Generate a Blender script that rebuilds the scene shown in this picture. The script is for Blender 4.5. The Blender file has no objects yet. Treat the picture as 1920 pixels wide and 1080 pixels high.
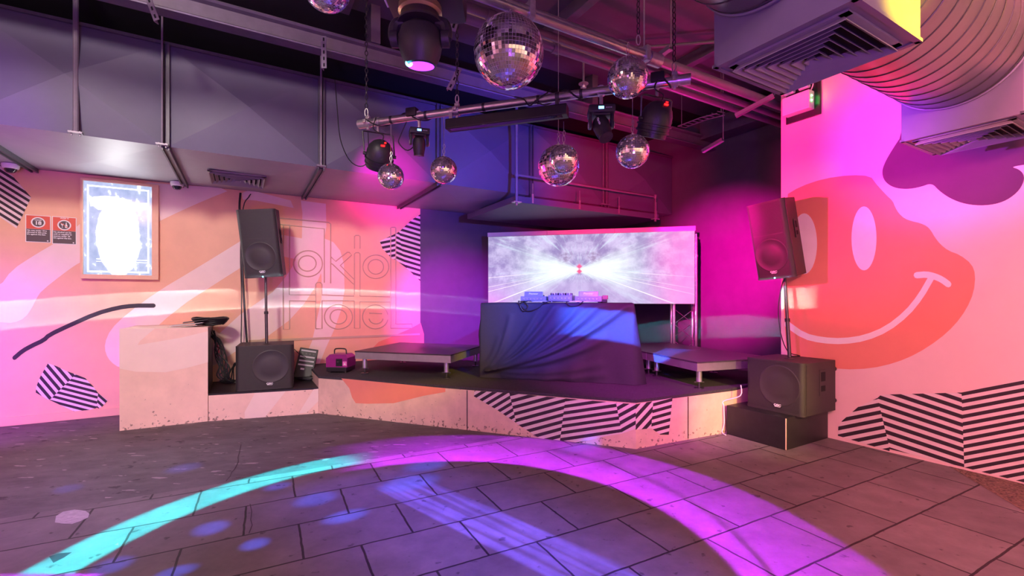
import bpy, bmesh, math, random
from mathutils import Vector, Matrix, Euler
from mathutils.geometry import tessellate_polygon
random.seed(7)
PI = math.pi
SC = bpy.context.scene
COL = SC.collection
# ------------------------------------------------------------------ camera frame
F, U0, V0, H = 860.0, 960.0, 560.0, 1.5
TH = math.radians(30.3)
D2 = Vector((math.cos(TH), math.sin(TH)))        # along the left (mural) wall, to the right and back
N2 = Vector((-math.sin(TH), math.cos(TH)))       # towards the left wall
def room(a, b, z=0.0):
    p = D2 * a + N2 * b
    return Vector((p.x, p.y, z))
def at(u, v, Y):
    return Vector(((u - U0) * Y / F, Y, H + (V0 - v) * Y / F))
def on_z(u, v, z=0.0):
    return at(u, v, (H - z) * F / (v - V0))
def on_plane(u, v, n, off):
    rx = (u - U0) / F
    return at(u, v, off / (n.x * rx + n.y))
def on_b(u, v, b): return on_plane(u, v, N2, b)
def on_a(u, v, a): return on_plane(u, v, D2, a)
def seg_plane(P, Q):
    """vertical plane through two floor points, normal away from the camera"""
    d = (Vector(Q[:2]) - Vector(P[:2])).normalized()
    n = Vector((-d.y, d.x))
    off = n.dot(Vector(P[:2]))
    if off < 0: n, off = -n, -off
    return n, off

# ------------------------------------------------------------------ materials
MATS = {}
def mat(name, col, rough=.6, metal=0.0, var=0.0, scale=8.0, bump=0.0, bscale=60.0, emit=None, estr=0.0, spec=None, trans=0.0, coat=0.0):
    if name in MATS: return MATS[name]
    m = bpy.data.materials.new(name); m.use_nodes = True
    nt = m.node_tree; b = nt.nodes['Principled BSDF']
    b.inputs['Base Color'].default_value = (*col, 1)
    b.inputs['Roughness'].default_value = rough
    b.inputs['Metallic'].default_value = metal
    if spec is not None: b.inputs['Specular IOR Level'].default_value = spec
    if trans: b.inputs['Transmission Weight'].default_value = trans
    if coat: b.inputs['Coat Weight'].default_value = coat
    if emit:
        b.inputs['Emission Color'].default_value = (*emit, 1)
        b.inputs['Emission Strength'].default_value = estr
    tc = None
    if var or bump:
        tc = nt.nodes.new('ShaderNodeTexCoord')
    if var:
        n = nt.nodes.new('ShaderNodeTexNoise'); n.inputs['Scale'].default_value = scale
        n.inputs['Detail'].default_value = 6; n.inputs['Roughness'].default_value = .65
        nt.links.new(tc.outputs['Object'], n.inputs['Vector'])
        r = nt.nodes.new('ShaderNodeValToRGB')
        e = r.color_ramp.elements
        e[0].position = .3; e[1].position = .7
        e[0].color = (*[c * (1 - var) for c in col], 1)
        e[1].color = (*[min(1, c * (1 + var * .6)) for c in col], 1)
        nt.links.new(n.outputs['Fac'], r.inputs['Fac'])
        nt.links.new(r.outputs['Color'], b.inputs['Base Color'])
    if bump:
        n2 = nt.nodes.new('ShaderNodeTexNoise'); n2.inputs['Scale'].default_value = bscale
        n2.inputs['Detail'].default_value = 4
        nt.links.new(tc.outputs['Object'], n2.inputs['Vector'])
        bp = nt.nodes.new('ShaderNodeBump'); bp.inputs['Strength'].default_value = bump
        bp.inputs['Distance'].default_value = .01
        nt.links.new(n2.outputs['Fac'], bp.inputs['Height'])
        nt.links.new(bp.outputs['Normal'], b.inputs['Normal'])
    MATS[name] = m
    return m

M_PEACH = mat('mural_peach', (.87, .50, .34), .75, var=.06, scale=3)
M_LIGHT = mat('mural_pale', (.90, .70, .66), .75, var=.05, scale=3)
M_CORAL = mat('mural_coral', (.87, .27, .20), .75, var=.05, scale=3)
M_STRIPE = mat('mural_black', (.035, .022, .032), .7, var=.2, scale=12)
M_SLIGHT = mat('mural_stripe_pale', (.84, .66, .68), .75, var=.06, scale=6)
M_BLOB = mat('mural_plum', (.105, .035, .10), .7, var=.1, scale=4)
M_RPALE = mat('mural_rose', (.88, .60, .60), .75, var=.05, scale=2.5)
M_SMILE = mat('mural_smile', (.92, .78, .82), .75, var=.04, scale=5)
M_FASCIA = mat('fascia_pale', (.82, .56, .45), .7, var=.14, scale=5)
M_PLINTH = mat('plinth_rose', (.90, .62, .54), .7, var=.10, scale=4)
M_DARKWALL = mat('dark_wall_paint', (.09, .075, .105), .62, var=.1, scale=5)
M_VOIDSHADE = mat('void_shade', (.008, .007, .009), .9, var=.2)  # darkness of the deep gap above the duct, put into the colour
M_CEIL = mat('ceiling_deck', (.10, .09, .115), .7, var=.2, scale=2)
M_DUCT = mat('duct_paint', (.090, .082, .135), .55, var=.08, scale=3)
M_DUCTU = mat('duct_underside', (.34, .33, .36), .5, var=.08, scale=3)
M_FLANGE = mat('flange_steel', (.10, .095, .115), .5, metal=.3, var=.15, scale=20)
M_SPIRAL = mat('galvanised_duct', (.27, .25, .27), .30, metal=.85, var=.12, scale=5)
M_SEAM = mat('duct_seam', (.10, .09, .10), .5, metal=.6, var=.1)
M_PLENUM = mat('plenum_paint', (.22, .20, .26), .5, metal=.2, var=.08, scale=4)
M_GRILLE = mat('grille_grey', (.32, .29, .31), .5, metal=.1, var=.06)
M_HOLESHADE = mat('hole_shade', (.006, .006, .008), .9, var=.1)  # near-black standing in for the shade inside openings
M_PIPE = mat('pipe_paint', (.20, .17, .22), .42, metal=.25, var=.15, scale=8)
M_BEAM = mat('beam_paint', (.115, .09, .135), .5, metal=.15, var=.2, scale=7)
M_CHROME = mat('bar_aluminium', (.72, .70, .73), .28, metal=.95, var=.12, scale=14)
M_ALU = mat('riser_aluminium', (.66, .65, .66), .34, metal=.8, var=.1, scale=10)
M_STEEL = mat('dark_steel', (.10, .095, .10), .4, metal=.8, var=.2, scale=30)
M_ZINC = mat('zinc_hardware', (.6, .58, .58), .35, metal=.8, var=.15, scale=40)
M_PLASTIC = mat('black_plastic', (.028, .026, .028), .42, var=.15, scale=30, bump=.15, bscale=220)
M_BLACK = mat('black_paint', (.016, .015, .018), .42, var=.3, scale=14)
M_CABLE = mat('black_cable', (.014, .013, .015), .5, var=.1)
M_CARPET = mat('stage_carpet', (.058, .048, .060), .95, var=.35, scale=60, bump=.6, bscale=300)
M_RISERTOP = mat('riser_hexa_ply', (.06, .05, .058), .45, var=.2, scale=20, bump=.1, bscale=200)
M_CLOTH = mat('black_cloth', (.030, .026, .036), .82, var=.12, scale=40, bump=.15, bscale=400)
M_WHITE = mat('white_plastic', (.82, .80, .80), .4, var=.04)
M_WHITEINK = mat('white_print', (.85, .83, .83), .6, var=.03)
M_LOGO = mat('silver_logo', (.85, .85, .88), .35, var=.03)
M_RED = mat('sign_red', (.72, .09, .05), .5, var=.05)
M_SIGNDARK = mat('sign_charcoal', (.085, .055, .06), .5, var=.06)
M_GREYTILE = mat('sign_line', (.7, .62, .6), .5, var=.02)
M_TILE = mat('mirror_tile', (.95, .94, .95), .09, metal=1.0, var=.03, scale=40)
M_GROUT = mat('mirror_grout', (.42, .40, .43), .45, var=.1)
M_FRAMEWOOD = mat('peach_frame', (.84, .50, .34), .6, var=.06, scale=10)
M_GLASSDARK = mat('dark_lens', (.02, .02, .03), .08, var=.05, coat=.5)
M_GOLD = mat('brass_ring', (.72, .55, .25), .3, metal=.8, var=.1)
M_MAGENTA = mat('magenta_case', (.35, .02, .24), .4, metal=.2, var=.1)
M_PINKLABEL = mat('pink_label', (.9, .2, .6), .5, var=.03)
M_TERR = mat('cable_red', (.5, .03, .04), .5, var=.1)
M_CLEAR = mat('clear_sleeve', (.55, .5, .5), .15, var=.3, scale=30)
M_SPIRALIN = mat('grey_fader', (.55, .53, .55), .5, var=.05)
M_BLUEPL = mat('player_grey', (.30, .30, .33), .38, metal=.3, var=.08, scale=20)
M_PATCH = mat('floor_patch', (.50, .47, .46), .8, var=.25, scale=30)
M_TAN = mat('relief_edge', (.58, .42, .31), .7, var=.05)
def emitter(name, col, s):
    return mat(name, (.02, .02, .02), .4, var=.01, emit=col, estr=s)
E_RED = emitter('red_led', (1, .004, .004), 9)
E_BLUE = emitter('blue_display', (.12, .35, 1), 6)
E_GREEN = emitter('green_led', (.05, 1, .15), 60)
E_CYAN = emitter('cyan_led', (.1, .75, 1), 16)
E_PURPLE = emitter('purple_lens', (.34, .04, 1), 3.2)
E_POSTERW = emitter('poster_white', (.96, .98, 1), 2.6)

def nodes(m):
    return m.node_tree.nodes, m.node_tree.links
def add_scuffs(m):
    # knocks and splashes of dirt, densest near the foot of the panels
    N, L = nodes(m); b = N['Principled BSDF']
    src = b.inputs['Base Color'].links[0].from_socket
    tc = N.new('ShaderNodeTexCoord'); sp = N.new('ShaderNodeSeparateXYZ'); L.new(tc.outputs['Object'], sp.inputs[0])
    n = N.new('ShaderNodeTexNoise'); n.inputs['Scale'].default_value = 26; n.inputs['Detail'].default_value = 5; L.new(tc.outputs['Object'], n.inputs['Vector'])
    h = N.new('ShaderNodeMapRange'); h.inputs['From Min'].default_value = 0; h.inputs['From Max'].default_value = .16; h.inputs['To Min'].default_value = .55; h.inputs['To Max'].default_value = .70
    L.new(sp.outputs[2], h.inputs['Value'])
    d = N.new('ShaderNodeMath'); d.operation = 'SUBTRACT'; L.new(n.outputs['Fac'], d.inputs[0]); L.new(h.outputs['Result'], d.inputs[1])
    r = N.new('ShaderNodeMapRange'); r.inputs['From Min'].default_value = 0; r.inputs['From Max'].default_value = .05; r.inputs['To Max'].default_value = .75
    L.new(d.outputs[0], r.inputs['Value'])
    mx = N.new('ShaderNodeMix'); mx.data_type = 'RGBA'; L.new(r.outputs['Result'], mx.inputs['Factor']); L.new(src, mx.inputs['A']); mx.inputs['B'].default_value = (.12, .07, .06, 1)
    L.new(mx.outputs['Result'], b.inputs['Base Color'])
add_scuffs(M_FASCIA); add_scuffs(M_PLINTH)
def floor_mats():
    # paving slabs
    m = bpy.data.materials.new('paving_slabs'); m.use_nodes = True
    N, L = nodes(m); b = N['Principled BSDF']
    tc = N.new('ShaderNodeTexCoord')
    mp = N.new('ShaderNodeMapping'); mp.vector_type = 'TEXTURE'
    mp.inputs['Rotation'].default_value = (0, 0, math.radians(28))
    c, s = math.cos(math.radians(28)), math.sin(math.radians(28))
    a0, b0 = 2.447 - .02, 1.967
    mp.inputs['Location'].default_value = (c * a0 - s * b0, s * a0 + c * b0, 0)
    L.new(tc.outputs['Object'], mp.inputs['Vector'])
    br = N.new('ShaderNodeTexBrick')
    br.offset = .5; br.squash = 1
    br.inputs['Scale'].default_value = 1
    br.inputs['Brick Width'].default_value = .64
    br.inputs['Row Height'].default_value = .467
    br.inputs['Mortar Size'].default_value = .0075
    br.inputs['Mortar Smooth'].default_value = .25
    br.inputs['Color1'].default_value = (.155, .135, .138, 1)
    br.inputs['Color2'].default_value = (.185, .16, .16, 1)
    br.inputs['Mortar'].default_value = (.018, .015, .017, 1)
    # joints wander a little
    nw = N.new('ShaderNodeTexNoise'); nw.inputs['Scale'].default_value = 9
    L.new(tc.outputs['Object'], nw.inputs['Vector'])
    va = N.new('ShaderNodeVectorMath'); va.operation = 'MULTIPLY_ADD'
    va.inputs[1].default_value = (.012, .012, 0); 
    L.new(nw.outputs['Color'], va.inputs[0]); L.new(mp.outputs['Vector'], va.inputs[2])
    L.new(va.outputs['Vector'], br.inputs['Vector'])
    n1 = N.new('ShaderNodeTexNoise'); n1.inputs['Scale'].default_value = 3.2; n1.inputs['Detail'].default_value = 9; n1.inputs['Roughness'].default_value = .7
    L.new(tc.outputs['Object'], n1.inputs['Vector'])
    r1 = N.new('ShaderNodeMapRange'); r1.inputs['From Min'].default_value = .3; r1.inputs['From Max'].default_value = .7
    r1.inputs['To Min'].default_value = .72; r1.inputs['To Max'].default_value = 1.25
    L.new(n1.outputs['Fac'], r1.inputs['Value'])
    mx = N.new('ShaderNodeMix'); mx.data_type = 'RGBA'; mx.blend_type = 'MULTIPLY'; mx.inputs['Factor'].default_value = 1
    L.new(br.outputs['Color'], mx.inputs['A']); L.new(r1.outputs['Result'], mx.inputs['B'])
    # small dark stains
    n2 = N.new('ShaderNodeTexNoise'); n2.inputs['Scale'].default_value = 11; n2.inputs['Detail'].default_value = 3
    L.new(tc.outputs['Object'], n2.inputs['Vector'])
    r2 = N.new('ShaderNodeMapRange'); r2.inputs['From Min'].default_value = .65; r2.inputs['From Max'].default_value = .71
    r2.inputs['To Min'].default_value = 1; r2.inputs['To Max'].default_value = .4
    L.new(n2.outputs['Fac'], r2.inputs['Value'])
    mx2 = N.new('ShaderNodeMix'); mx2.data_type = 'RGBA'; mx2.blend_type = 'MULTIPLY'; mx2.inputs['Factor'].default_value = 1
    L.new(mx.outputs['Result'], mx2.inputs['A']); L.new(r2.outputs['Result'], mx2.inputs['B'])
    L.new(mx2.outputs['Result'], b.inputs['Base Color'])
    b.inputs['Roughness'].default_value = .62
    n3 = N.new('ShaderNodeTexNoise'); n3.inputs['Scale'].default_value = 120; n3.inputs['Detail'].default_value = 5
    L.new(tc.outputs['Object'], n3.inputs['Vector'])
    ad = N.new('ShaderNodeMath'); ad.operation = 'MULTIPLY_ADD'; ad.inputs[1].default_value = .12
    L.new(n3.outputs['Fac'], ad.inputs[0])
    iv = N.new('ShaderNodeMath'); iv.operation = 'SUBTRACT'; iv.inputs[0].default_value = 1
    L.new(br.outputs['Fac'], iv.inputs[1]); L.new(iv.outputs[0], ad.inputs[2])
    bp = N.new('ShaderNodeBump'); bp.inputs['Strength'].default_value = .6; bp.inputs['Distance'].default_value = .006
    L.new(ad.outputs[0], bp.inputs['Height']); L.new(bp.outputs['Normal'], b.inputs['Normal'])
    # worn concrete screed
    m2 = bpy.data.materials.new('worn_screed'); m2.use_nodes = True
    N, L = nodes(m2); b = N['Principled BSDF']
    tc = N.new('ShaderNodeTexCoord')
    mp = N.new('ShaderNodeMapping'); mp.inputs['Rotation'].default_value = (0, 0, math.radians(-28)); mp.inputs['Scale'].default_value = (.8, 1.6, 1)
    L.new(tc.outputs['Object'], mp.inputs['Vector'])
    n1 = N.new('ShaderNodeTexNoise'); n1.inputs['Scale'].default_value = 2.4; n1.inputs['Detail'].default_value = 10; n1.inputs['Roughness'].default_value = .72
    L.new(mp.outputs['Vector'], n1.inputs['Vector'])
    r = N.new('ShaderNodeValToRGB'); e = r.color_ramp.elements
    e[0].position = .3; e[0].color = (.06, .052, .056, 1); e[1].position = .7; e[1].color = (.155, .135, .14, 1)
    L.new(n1.outputs['Fac'], r.inputs['Fac'])
    n2 = N.new('ShaderNodeTexNoise'); n2.inputs['Scale'].default_value = 5; n2.inputs['Detail'].default_value = 8; n2.inputs['Roughness'].default_value = .65
    L.new(mp.outputs['Vector'], n2.inputs['Vector'])
    r2 = N.new('ShaderNodeMapRange'); r2.inputs['From Min'].default_value = .61; r2.inputs['From Max'].default_value = .64
    L.new(n2.outputs['Fac'], r2.inputs['Value'])
    mx = N.new('ShaderNodeMix'); mx.data_type = 'RGBA'; L.new(r2.outputs['Result'], mx.inputs['Factor'])
    L.new(r.outputs['Color'], mx.inputs['A']); mx.inputs['B'].default_value = (.03, .025, .03, 1)
    n4 = N.new('ShaderNodeTexNoise'); n4.inputs['Scale'].default_value = 7; n4.inputs['Detail'].default_value = 4
    mp4 = N.new('ShaderNodeMapping'); mp4.inputs['Location'].default_value = (5, 3, 0); mp4.inputs['Rotation'].default_value = (0, 0, math.radians(-28)); mp4.inputs['Scale'].default_value = (.6, 2, 1)
    L.new(tc.outputs['Object'], mp4.inputs['Vector']); L.new(mp4.outputs['Vector'], n4.inputs['Vector'])
    r4 = N.new('ShaderNodeMapRange'); r4.inputs['From Min'].default_value = .655; r4.inputs['From Max'].default_value = .67
    L.new(n4.outputs['Fac'], r4.inputs['Value'])
    mx4 = N.new('ShaderNodeMix'); mx4.data_type = 'RGBA'; L.new(r4.outputs['Result'], mx4.inputs['Factor'])
    L.new(mx.outputs['Result'], mx4.inputs['A']); mx4.inputs['B'].default_value = (.30, .26, .26, 1)
    L.new(mx4.outputs['Result'], b.inputs['Base Color'])
    b.inputs['Roughness'].default_value = .66
    bp = N.new('ShaderNodeBump'); bp.inputs['Strength'].default_value = .5; bp.inputs['Distance'].default_value = .01
    L.new(n2.outputs['Fac'], bp.inputs['Height']); L.new(bp.outputs['Normal'], b.inputs['Normal'])
    # pebble wash strip
    m3 = bpy.data.materials.new('pebble_wash'); m3.use_nodes = True
    N, L = nodes(m3); b = N['Principled BSDF']
    tc = N.new('ShaderNodeTexCoord')
    v = N.new('ShaderNodeTexVoronoi'); v.inputs['Scale'].default_value = 70
    L.new(tc.outputs['Object'], v.inputs['Vector'])
    r = N.new('ShaderNodeValToRGB'); e = r.color_ramp.elements
    e[0].color = (.05, .035, .025, 1); e[1].color = (.30, .2, .14, 1)
    L.new(v.outputs['Color'], r.inputs['Fac']); L.new(r.outputs['Color'], b.inputs['Base Color'])
    b.inputs['Roughness'].default_value = .6
    bp = N.new('ShaderNodeBump'); bp.inputs['Strength'].default_value = .8; bp.inputs['Distance'].default_value = .01; bp.invert = True
    L.new(v.outputs['Distance'], bp.inputs['Height']); L.new(bp.outputs['Normal'], b.inputs['Normal'])
    return m, m2, m3
M_PAVE, M_SCREED, M_PEBBLE = floor_mats()

# ------------------------------------------------------------------ mesh builder
ROOTM = {}
class MB:
    def __init__(self): self.v = []; self.f = []; self.mi = []; self.uv = {}
    def add(self, vs, fs, mi=0, M=None):
        o = len(self.v)
        for p in vs:
            p = Vector(p)
            self.v.append(M @ p if M is not None else p)
        for f in fs:
            self.f.append([i + o for i in f]); self.mi.append(mi)
        return self
    def poly(self, pts, mi=0):
        pts = [Vector(p) for p in pts]
        tris = tessellate_polygon([pts])
        return self.add(pts, [tuple(t) for t in tris], mi)
    def box(self, c, s, mi=0, M=None, bev=0.0):
        x, y, z = [k / 2 for k in s]; c = Vector(c)
        if bev <= 0:
            vs = [c + Vector((sx * x, sy * y, sz * z)) for sx in (-1, 1) for sy in (-1, 1) for sz in (-1, 1)]
            fs = [(0, 1, 3, 2), (4, 6, 7, 5), (0, 4, 5, 1), (2, 3, 7, 6), (0, 2, 6, 4), (1, 5, 7, 3)]
            return self.add(vs, fs, mi, M)
        bm = bmesh.new(); bmesh.ops.create_cube(bm, size=1)
        for v in bm.verts: v.co = Vector((v.co.x * s[0], v.co.y * s[1], v.co.z * s[2])) + c
        bmesh.ops.bevel(bm, geom=bm.edges[:], offset=bev, segments=2, affect='EDGES', profile=.6)
        bm.verts.index_update()
        self.add([v.co.copy() for v in bm.verts], [[v.index for v in f.verts] for f in bm.faces], mi, M)
        bm.free(); return self
    def prism(self, pts, z0, z1, mi=0, top=None, M=None):
        n = len(pts)
        vs = [Vector((p[0], p[1], z0)) for p in pts] + [Vector((p[0], p[1], z1)) for p in pts]
        fs = [(i, (i + 1) % n, n + (i + 1) % n, n + i) for i in range(n)]
        self.add(vs, fs, mi, M)
        tr = [tuple(t) for t in tessellate_polygon([[Vector((p[0], p[1], 0)) for p in pts]])]
        self.add(vs[:n], tr, mi, M); self.add(vs[n:], tr, mi if top is None else top, M)
        return self
    def tube(self, pts, r, seg=10, mi=0, cap=True, M=None):
        pts = [Vector(p) for p in pts]; n = len(pts)
        rs = r if isinstance(r, (list, tuple)) else [r] * n
        vs = []; up = None
        for i, p in enumerate(pts):
            t = (pts[min(i + 1, n - 1)] - pts[max(i - 1, 0)])
            t = t.normalized() if t.length > 1e-9 else Vector((0, 0, 1))
            if up is None:
                up = Vector((0, 0, 1)) if abs(t.z) < .9 else Vector((1, 0, 0))
            x = t.cross(up)
            if x.length < 1e-6: x = t.orthogonal()
            x.normalize(); y = x.cross(t).normalized(); up = y
            for k in range(seg):
                a = 2 * PI * k / seg
                vs.append(p + (x * math.cos(a) + y * math.sin(a)) * rs[i])
        fs = [(i * seg + k, i * seg + (k + 1) % seg, (i + 1) * seg + (k + 1) % seg, (i + 1) * seg + k) for i in range(n - 1) for k in range(seg)]
        if cap:
            fs += [tuple(range(seg))[::-1], tuple((n - 1) * seg + k for k in range(seg))]
        return self.add(vs, fs, mi, M)
    def lathe(self, prof, seg=24, mi=0, M=None):
        """profile of (r, z) about z"""
        n = len(prof); vs = []
        for (r, z) in prof:
            for k in range(seg):
                a = 2 * PI * k / seg; vs.append((r * math.cos(a), r * math.sin(a), z))
        fs = [(i * seg + k, i * seg + (k + 1) % seg, (i + 1) * seg + (k + 1) % seg, (i + 1) * seg + k) for i in range(n - 1) for k in range(seg)]
        if prof[0][0] > 1e-6: fs.append(tuple(range(seg))[::-1])
        if prof[-1][0] > 1e-6: fs.append(tuple((n - 1) * seg + k for k in range(seg)))
        return self.add(vs, fs, mi, M)
    def torus(self, c, R, r, M=None, mi=0, sx=1.0, seg=14, sg=6):
        vs = []
        for i in range(seg):
            a = 2 * PI * i / seg
            for k in range(sg):
                t = 2 * PI * k / sg
                vs.append(Vector(((R + r * math.cos(t)) * math.cos(a), r * math.sin(t), (R * sx + r * math.cos(t)) * math.sin(a))) + Vector(c))
        fs = [(i * sg + k, i * sg + (k + 1) % sg, ((i + 1) % seg) * sg + (k + 1) % sg, ((i + 1) % seg) * sg + k) for i in range(seg) for k in range(sg)]
        return self.add(vs, fs, mi, M)
    def build(self, name, mats, parent=None, smooth=False, world=False, angle=35):
        me = bpy.data.meshes.new(name)
        vs = self.v
        if parent is not None and world:
            r = parent
            while r.parent is not None: r = r.parent
            Mi = ROOTM[r.name].inverted(); vs = [Mi @ p for p in vs]
        me.from_pydata([tuple(p) for p in vs], [], self.f)
        if not isinstance(mats, (list, tuple)): mats = [mats]
        for m in mats: me.materials.append(m)
        for p, i in zip(me.polygons, self.mi): p.material_index = i
        bm = bmesh.new(); bm.from_mesh(me)
        bmesh.ops.recalc_face_normals(bm, faces=bm.faces[:])
        bm.to_mesh(me); bm.free()
        if smooth:
            for p in me.polygons: p.use_smooth = True
            try: me.set_sharp_from_angle(angle=math.radians(angle))
            except Exception: pass
        me.update()
        o = bpy.data.objects.new(name, me); COL.objects.link(o)
        if parent is not None: o.parent = parent
        return o
def tag(o, label=None, cat=None, group=None, kind=None):
    if label: o['label'] = label
    if cat: o['category'] = cat
    if group: o['group'] = group
    if kind: o['kind'] = kind
    return o
def thing(name, label, cat, loc=(0, 0, 0), rot=(0, 0, 0), group=None, scale=1.0):
    o = bpy.data.objects.new(name, None); o.empty_display_size = .05; COL.objects.link(o)
    o.location = loc; o.rotation_euler = rot; o.scale = (scale,) * 3
    ROOTM[o.name] = Matrix.LocRotScale(Vector(loc), Euler(rot), Vector((scale,) * 3))
    return tag(o, label, cat, group)
def struct(mb, name, mats, smooth=False):
    return tag(mb.build(name, mats, smooth=smooth), kind='structure')
def copy_tree(o, parent=None):
    c = o.copy(); COL.objects.link(c)
    if parent is not None: c.parent = parent
    for ch in list(o.children): copy_tree(ch, c)
    return c
def text_mesh(s, size, M, mb, mi=0, extrude=.0015, align='CENTER', bold=0.0, shear=0.0, sx=1.0):
    cu = bpy.data.curves.new('t', 'FONT'); cu.body = s; cu.size = size; cu.extrude = extrude
    cu.align_x = align; cu.align_y = 'CENTER'; cu.offset = bold; cu.shear = shear; cu.resolution_u = 3
    ob = bpy.data.objects.new('t', cu); COL.objects.link(ob)
    me = bpy.data.meshes.new_from_object(ob)
    mb.add([Vector((v.co.x * sx, v.co.y, v.co.z)) for v in me.vertices], [tuple(p.vertices) for p in me.polygons], mi, M)
    bpy.data.objects.remove(ob); bpy.data.curves.remove(cu); bpy.data.meshes.remove(me)
def frame(o, x, y, z):
    """matrix with axes x, y, z and origin o"""
    x, y, z = Vector(x).normalized(), Vector(y).normalized(), Vector(z).normalized()
    return Matrix(((x.x, y.x, z.x, o[0]), (x.y, y.y, z.y, o[1]), (x.z, y.z, z.z, o[2]), (0, 0, 0, 1)))
def clip(poly, a, b, c):
    """keep a*x+b*y>=c"""
    out = []
    n = len(poly)
    for i in range(n):
        p, q = poly[i], poly[(i + 1) % n]
        dp, dq = a * p[0] + b * p[1] - c, a * q[0] + b * q[1] - c
        if dp >= 0: out.append(p)
        if (dp >= 0) != (dq >= 0):
            t = dp / (dp - dq); out.append((p[0] + (q[0] - p[0]) * t, p[1] + (q[1] - p[1]) * t))
    return out
def stripes(poly, slope, period, off=0.0, duty=.5):
    res = []
    ks = [y - slope * x for x, y in poly]
    k = math.floor((min(ks) - off) / period)
    while off + k * period < max(ks):
        lo = off + k * period; hi = lo + period * duty
        p = clip(poly, -slope, 1, lo)
        if len(p) > 2: p = clip(p, slope, -1, -hi)
        if len(p) > 2: res.append(p)
        k += 1
    return res
def smooth_poly(pts, it=2, closed=True):
    for _ in range(it):
        q = []
        n = len(pts)
        rng = range(n) if closed else range(n - 1)
        if not closed: q.append(pts[0])
        for i in rng:
            p0, p1 = pts[i], pts[(i + 1) % n]
            q.append((p0[0] * .75 + p1[0] * .25, p0[1] * .75 + p1[1] * .25))
            q.append((p0[0] * .25 + p1[0] * .75, p0[1] * .25 + p1[1] * .75))
        if not closed: q.append(pts[-1])
        pts = q
    return pts
def ellipse(cx, cy, rx, ry, n=36):
    return [(cx + rx * math.cos(2 * PI * i / n), cy + ry * math.sin(2 * PI * i / n)) for i in range(n)]
def ribbon(pts, w):
    """outline of a stroke of width w along pts, round ends"""
    L, R = [], []
    n = len(pts)
    for i in range(n):
        p0, p1 = pts[max(0, i - 1)], pts[min(n - 1, i + 1)]
        dx, dy = p1[0] - p0[0], p1[1] - p0[1]; l = math.hypot(dx, dy) or 1
        nx, ny = -dy / l, dx / l
        L.append((pts[i][0] + nx * w / 2, pts[i][1] + ny * w / 2)); R.append((pts[i][0] - nx * w / 2, pts[i][1] - ny * w / 2))
    def cap(p, frm, sgn):
        a0 = math.atan2(frm[1] - p[1], frm[0] - p[0])
        return [(p[0] + w / 2 * math.cos(a0 - sgn * t), p[1] + w / 2 * math.sin(a0 - sgn * t)) for t in (PI / 4, PI / 2, 3 * PI / 4)]
    return L + cap(pts[-1], L[-1], 1) + R[::-1] + cap(pts[0], R[0], 1)
def paint(mb, poly, plane, depth, mi):
    """a painted patch lying on the wall plane (depth in layers of 1.2 mm)"""
    n, off = plane
    mb.poly([on_plane(u, v, n, off - depth * .0012) for u, v in poly], mi)

# ================================================================== SETTING
CEIL = 4.6
BW, AW, AM = 7.67, 6.87, 5.445            # left wall plane, dark right wall plane, smiley wall plane
PL_LEFT, PL_MURAL = (N2, BW), (D2, AM)
AMIN, BMIN = -5.6, -4.2
BPIER = 3.056
# floor
mb = MB()
g0, g1 = on_z(1767, 867), on_z(1922, 960)
gdir = (g1 - g0).normalized()
nb = Vector((-math.sin(math.radians(28)), math.cos(math.radians(28)), 0)); na = Vector((nb.y, -nb.x, 0))
def fl(a, b): return na * a + nb * b
JB = 4.40
mb.poly([fl(-9, -6), fl(9, -6), fl(9, JB), fl(-9, JB)], 0)
mb.poly([fl(-9, JB), fl(9, JB), fl(9, 11), fl(-9, 11)], 1)
gx = on_z(1640, 838)
mb.poly([p + Vector((0, 0, .002)) for p in (g0 - gdir * .45, room(5.6, BPIER - .85), room(5.6, -4), g0 + gdir * 5)], 2)
pp = [(105, 968), (118, 960), (140, 956), (160, 958), (168, 964), (165, 971), (150, 978), (135, 983), (115, 982), (103, 980)]
mb.poly([on_z(u, v) + Vector((0, 0, .002)) for u, v in pp], 3)
for pp in ([(92, 1044), (110, 1038), (135, 1036), (120, 1046), (100, 1056)], [(215, 1022), (222, 1018), (222, 1023)]):
    mb.poly([on_z(u, v) + Vector((0, 0, .002)) for u, v in pp], 3 if len(pp) == 3 else 4)
for pts, w in (([(452, 834), (449, 848), (446, 858), (447, 866), (440, 880), (434, 886), (432, 893), (424, 902)], 1.3), ([(469, 946), (472, 960), (470, 975), (473, 985), (467, 1000)], 1.6)):
    mb.poly([on_z(u, v) + Vector((0, 0, .0022)) for u, v in ribbon(pts, w)], 4)
struct(mb, 'floor', [M_PAVE, M_SCREED, M_PEBBLE, M_PATCH, M_STRIPE])
# ceiling
mb = MB()
mb.poly([room(AMIN, BMIN, CEIL), room(AW + .3, BMIN, CEIL), room(AW + .3, 5.1, CEIL), room(AMIN, 5.1, CEIL)], 0)
mb.poly([room(AMIN, 5.1, CEIL), room(AW + .3, 5.1, CEIL), room(AW + .3, BW, CEIL), room(AMIN, BW, CEIL)], 1)
struct(mb, 'ceiling', [M_CEIL, M_VOIDSHADE])
# rear and side walls of the room (behind the camera)
mb = MB(); mb.poly([room(AMIN, BMIN, 0), room(AM, BMIN, 0), room(AM, BMIN, CEIL), room(AMIN, BMIN, CEIL)])
struct(mb, 'wall_front', mat('rear_wall_paint', (.75, .62, .58), .7, var=.1))
mb = MB(); mb.poly([room(AMIN, BMIN, 0), room(AMIN, BW, 0), room(AMIN, BW, CEIL), room(AMIN, BMIN, CEIL)])
struct(mb, 'wall_side', mat('side_wall_paint', (.75, .60, .58), .7, var=.1))

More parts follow.
